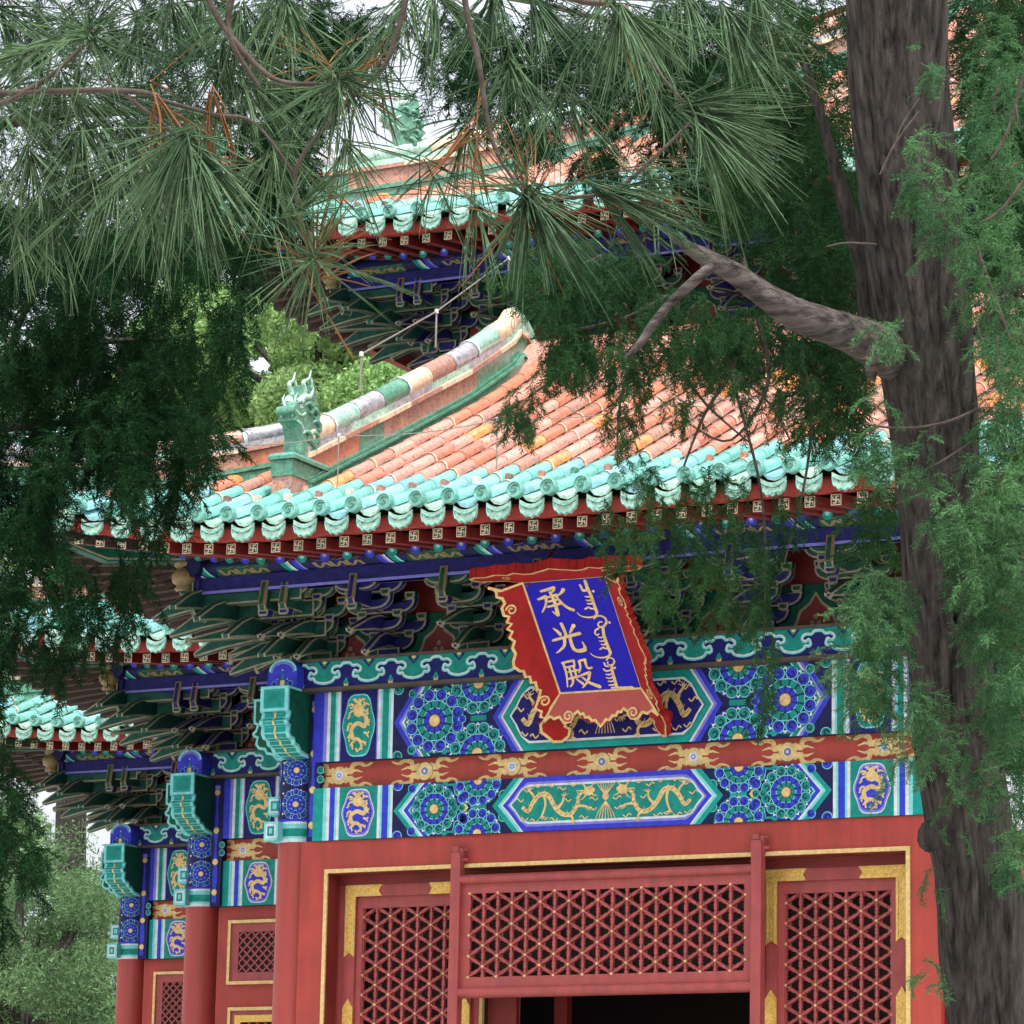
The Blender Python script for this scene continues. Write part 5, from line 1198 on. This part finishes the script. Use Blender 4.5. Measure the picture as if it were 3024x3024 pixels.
# --- mixed conifers behind the pine, in front of the upper roof
TB=empty('conifer_tree',(0,0,0)); tag(TB,'fine-leaved dark conifer behind the long pine needles, white sky showing through','tree')
tl=[]
for (x,y,rx,ry,n) in ((100,60,140,110,80),(330,60,140,110,110),(560,70,120,110,120),(90,250,140,120,90),(300,260,120,120,120),(500,230,100,110,110),(470,390,120,90,100),(250,400,150,80,100),(610,90,60,90,40),(700,50,70,45,34),(860,90,60,90,60),(950,120,80,110,90),(1060,110,90,110,120),(1200,90,110,100,130),(1330,60,110,100,120),(1010,250,50,60,34),(1250,270,60,90,40),(1350,330,80,110,90),(1420,200,90,120,110),(420,480,80,50,40),(550,320,60,70,44),(900,190,34,70,22),(1160,190,60,50,26),(40,420,110,60,90),(160,480,110,50,80),(320,470,90,50,60),(1120,300,60,40,30),(1290,180,80,80,80),(560,180,70,70,60)):
    tl.append((x,y,rx,ry,22.5,1.0,int(n*1.3)))
tri_mesh('crown',blobs(tl,.8,PROTO+HANG[:1]),'juniper_shaded',TB)
b=MB(); limb(b,[(-700,3500,80),(-600,1600,66),(-420,500,50),(-300,-400,36)],23,'bark',16,.03)
for p in ([(-400,400,26),(-100,260,16),(200,210,10),(500,240,5),(620,300,2)],[(-360,0,22),(0,-60,14),(400,-80,10),(800,-40,8),(1150,40,5),(1400,120,2)],[(400,-80,6),(440,60,5),(480,150,3)],[(820,-30,6),(880,60,4),(900,180,2)]): limb(b,p,22.6,'twig',8,.03,parent=TB)
b.build('trunk',TB)
# --- pine boughs close to the camera
PT=empty('pine_tree',(0,0,0)); tag(PT,'pine with long needles spreading in star clusters across the top, closest tree','tree')
def needles(P,Nn,dist,clusters,rad=.00125):
    seg=3; dirs=[np.array([cos(2*PI*q/seg),sin(2*PI*q/seg)]) for q in range(seg)]
    for (x,y,ax,ay,az_,spread,n,ln) in clusters:
        C_=Vector(at(x,y,dist)); k=dist*1.565/FPX
        d0=(Rv*ax-Uv*ay+Fv*az_); d0=d0.normalized() if d0.length>0 else None
        sh=(d0 or (Rv*.3-Uv*.6-Fv*.4)).normalized(); slen=random.uniform(.03,.075)
        for _ in range(n):
            g_=Vector(rng.normal(0,1,3)).normalized(); t0=random.random()
            d=g_ if d0 is None else (d0*(.6+.8*t0)+g_*spread).normalized()
            L=ln*k*random.choice((.55,.75,.9,1,1.05))*random.uniform(.85,1.08); st=C_+sh*(slen*(t0-.7))+g_*.004
            side=d.cross(Vector((0,0,1))); side=side.normalized() if side.length>.01 else Vector((1,0,0)); s2=side.cross(d).normalized()
            sag=Vector((0,0,-1))*L*random.uniform(.02,.22); bend=(side*random.gauss(0,.09)+s2*random.gauss(0,.07))*L
            for pair in range(random.choice((1,2,2))):
                dv=d+(side*random.gauss(0,.035)+s2*random.gauss(0,.035)); LL=L*random.uniform(.94,1.02); rings=[]; r0=rad*random.uniform(.8,1.15)
                for i in range(5):
                    t=i/4; c=st+dv*LL*t+sag*t*t+bend*t*t; r=r0*(1.0 if i<3 else .85 if i<4 else .3)
                    rings.append([np.array(c+side*(r*q[0])+s2*(r*q[1])) for q in dirs])
                for i in range(4):
                    for q in range(seg):
                        a,b_,c,e=rings[i][q],rings[i][(q+1)%seg],rings[i+1][(q+1)%seg],rings[i+1][q]; P.append([a,b_,c]); P.append([a,c,e])
CL=[(172,70,0,0,0,1,70,165),(60,95,-.6,.2,-.2,.8,40,170),(352,275,.0,1,-.4,.55,90,250),(330,270,-.7,.6,-.2,.6,46,240),(370,290,.6,.8,-.3,.5,44,230),(640,157,0,0,0,1,90,170),(650,150,.3,1,-.2,.8,30,150),(997,377,0,.2,-.2,1.6,110,190),(1000,380,.5,1,-.3,.6,60,240),(1010,385,.8,.7,-.2,.45,34,260),
 (1143,365,.9,.6,-.2,.5,50,260),(1150,370,1,.1,-.2,.4,40,260),(1170,25,.1,1,-.3,.6,70,210),(1180,25,.8,.6,-.2,.6,46,210),(1316,217,1,.35,-.2,.45,80,250),(1320,220,.6,1,-.2,.45,56,270),(1300,200,1,-.15,0,.35,26,240),(595,489,0,0,0,1,80,180),(560,400,.6,-.2,0,.9,30,180),(450,330,-.9,.5,-.1,.5,30,180),
 (150,250,-.2,1,-.2,.7,60,200),(60,300,.3,1,-.2,.7,50,190),(200,180,.9,.2,-.2,.6,36,230),(210,330,-.4,1,-.2,.6,46,220),(760,20,-.2,1,-.2,.9,50,180),(820,0,.4,1,-.2,.8,44,200),(930,-10,-.1,1,-.3,.7,56,210),(1010,0,.5,.8,-.2,.6,40,190),(1290,-10,.3,1,-.3,.7,56,200),(1380,30,.6,.8,-.2,.6,50,220),(1240,70,-.3,1,-.2,.6,36,180),
 (540,0,.2,.9,-.2,.9,56,190),(450,20,-.3,.9,0,.8,46,190),(320,0,0,1,0,.9,50,180),(20,190,.8,.3,0,.7,36,200),(700,100,-.3,.9,0,.8,26,170),(880,250,-.2,.8,0,1.2,44,170),(1230,330,.5,.7,0,.7,40,200),(0,20,.6,.6,0,.9,40,190),(480,170,.7,.7,0,.8,46,180),(240,260,.3,1,0,.7,40,200),(100,400,.1,1,0,.7,26,170)]
CL+=[(120,160,.2,.8,0,1.0,40,190),(420,120,0,.6,0,1.3,44,190),(260,60,0,.4,0,1.4,40,180),(520,300,.2,.8,0,.9,36,190),(650,270,.4,.6,0,1.1,30,190),(960,130,0,.8,0,1.0,40,210),(1070,190,.3,.8,0,.9,40,210),(1100,90,.1,.6,0,1.2,40,200),(1240,180,.5,.6,0,.9,36,220),(1400,90,.5,.5,0,1.0,40,200),(1440,20,.3,.9,0,.9,30,190),(820,330,.2,.3,0,1.6,26,200),(900,400,.2,.3,0,1.4,26,200),(30,420,.5,.7,0,.9,24,170),(280,380,.1,1,0,.7,24,190)]
CL=[(x,y,a,b_,c,s,int(n*(.66 if x>560 else .85)),l*(.88 if x>900 else 1)) for (x,y,a,b_,c,s,n,l) in CL]
P=[]; needles(P,0,6.0,CL[:20]); needles(P,0,6.5,CL[20:],.0013); needles(P,0,7.2,[(x+random.uniform(-60,60),y+random.uniform(-50,40),a,b_,c,s+.2,int(n*.5),l*.85) for (x,y,a,b_,c,s,n,l) in CL if y<330 and not (700<x<900 and y>60)],.0013)
tri_mesh('needles',P,'pine_needle',PT)
P=[]; needles(P,0,6.1,[(640,160,0,0,0,1,16,160),(997,377,0,-.2,0,1.6,20,180),(595,489,.2,-1,0,1.0,30,170),(400,180,.1,1,0,.6,8,150),(900,260,0,.2,0,1.6,14,150),(1170,20,.4,1,0,.25,4,240),(300,190,.3,.6,0,.9,12,150)]); tri_mesh('dead_needles',P,'pine_dead',PT)
b=MB()
for p,m in (([(-300,-60,16),(-60,180,11),(60,165,8),(172,70,5)],'twig'),([(-60,180,10),(100,175,8),(230,170,8),(300,190,6),(352,275,5)],'twig'),([(350,-120,14),(400,10,9),(455,90,8),(520,150,7),(600,160,6),(640,157,4)],'twig'),([(470,-100,12),(430,20,9),(440,90,8),(490,160,6)],'twig'),([(800,-160,12),(760,10,8),(748,70,8),(720,130,7),(660,190,5),(560,330,6),(595,489,4)],'twig'),
    ([(860,-120,12),(884,33,8),(900,120,8),(920,220,7),(940,300,5),(997,377,4)],'twig'),([(1000,-60,14),(1080,-6,11),(1150,10,9),(1180,25,6)],'twig'),([(1180,25,5),(1210,90,4),(1260,160,4),(1316,217,4)],'twig'),([(997,377,6),(1060,372,6),(1143,365,5),(1200,330,5),(1316,217,4)],'twig'),([(-500,400,46),(-300,-60,40),(0,-260,34),(350,-220,28),(860,-220,20),(1000,-100,14)],'twig'),([(350,270,6),(200,150,5)],'twig'),([(300,185,5),(400,215,5),(480,230,4),(560,335,4)],'twig')):
    limb(b,[(q[0]+random.uniform(-4,4),q[1]+random.uniform(-4,4),q[2]*.72) for q in p],6.1,m,9,.12,parent=PT)
for x,y in ((172,70),(352,275),(640,157),(997,377),(1143,365),(1180,25),(1316,217),(595,489)): 
    b=MB(); C_=at(x,y,6.05); b.tube([C_+Vector((0,0,.012)),C_,C_-Vector((0,0,.02))],[.004,.009,.003],'twig_red',7); b.build('bud',PT)
b=MB(); limb(b,[(-500,400,50),(-520,1800,70),(-560,5400,100)],6.1,'bark',14,.03); b.build('trunk',PT)
# --- trees far behind the hall
def leafball(centers,n,size,seed,wf=.5):
    r=np.random.default_rng(seed); T=[]
    for (c,rad) in centers:
        c=np.array(c); k=int(n*rad*rad)
        g_=r.normal(0,1,(k,3)); g_/=np.linalg.norm(g_,axis=1)[:,None]; p=c+g_*(rad*(r.random(k)**.35))[:,None]*np.array([1,1,.85])
        a=r.normal(0,1,(k,3)); a/=np.linalg.norm(a,axis=1)[:,None]; b_=np.cross(a,r.normal(0,1,(k,3))); b_/=np.linalg.norm(b_,axis=1)[:,None]
        s=size*(.6+.8*r.random(k))[:,None]
        T.append(np.stack([p-a*s,p+b_*s*wf,p+a*s],1)); T.append(np.stack([p-a*s,p-b_*s*wf,p+a*s],1))
    return np.concatenate(T)
def far_tree(name,label,x,y,dist,R_,m,seed,n=900,size=.09,nb=26,group=None,flat=1.,h=1.):
    o=empty(name,(0,0,0)); tag(o,label,'tree',group); C_=Vector(at(x,y,dist)); r=random.Random(seed); cs=[]
    for _ in range(nb):
        while True:
            v=Vector((r.uniform(-1,1),r.uniform(-1,1),r.uniform(-1,1)))
            if v.length<1: break
        cs.append(((C_.x+v.x*R_,C_.y+v.y*R_*flat,C_.z+v.z*R_*h),R_*r.uniform(.16,.34)))
    tri_mesh('crown',leafball(cs,n,size,seed,.22 if 'conifer' in label else .5),m,o)
    b=MB(); base=(C_.x,C_.y,0); b.tube([base,(C_.x+.2,C_.y,C_.z*.5),(C_.x,C_.y,C_.z-R_*.3),(C_.x,C_.y,C_.z+R_*.6)],[.35,.28,.2,.05],'bark',12)
    for c,rd in cs[::2]: b.tube([(C_.x,C_.y,C_.z-R_*.5),((C_.x+c[0])/2,(C_.y+c[1])/2,(C_.z+c[2])/2-.3),c],[.10,.06,.02],'bark',6)
    b.build('trunk',o); return o
far_tree('locust_tree','pale yellow-green leafy tree rising between the dark juniper and the upper storey',610,720,62,3.0,'broadleaf',3,6500,.05,44,h=.62,group='broadleaf trees behind the hall')
far_tree('locust_tree','pale green tree behind the left end of the porch roof ridge',455,770,66,2.3,'broadleaf',14,6500,.05,44,group='broadleaf trees behind the hall')
far_tree('pine_tree','distant green conifer low at the left edge below the side porch eave',30,1850,52,1.9,'farleaf_hazed',5,5200,.045,36,h=1.0,group='distant conifers at the left edge')
far_tree('pine_tree','distant green conifer standing beside the farthest red column',190,1870,56,1.5,'farleaf_hazed',6,5200,.045,28,h=1.0,group='distant conifers at the left edge')
far_tree('pine_tree','distant thin conifer below the side porch brackets, sky showing through it',130,1620,60,1.5,'farleaf_hazed',7,1500,.05,14,h=.9,group='distant conifers at the left edge')
far_tree('pine_tree','distant conifer crown against the sky at the far left edge',20,1600,58,1.1,'farleaf_hazed',8,6000,.05,20,h=.8,group='distant conifers at the left edge')
far_tree('pine_tree','distant tree filling the gap behind the left juniper',150,880,64,3.0,'broadleaf',9,1600,.05,40,h=.7)
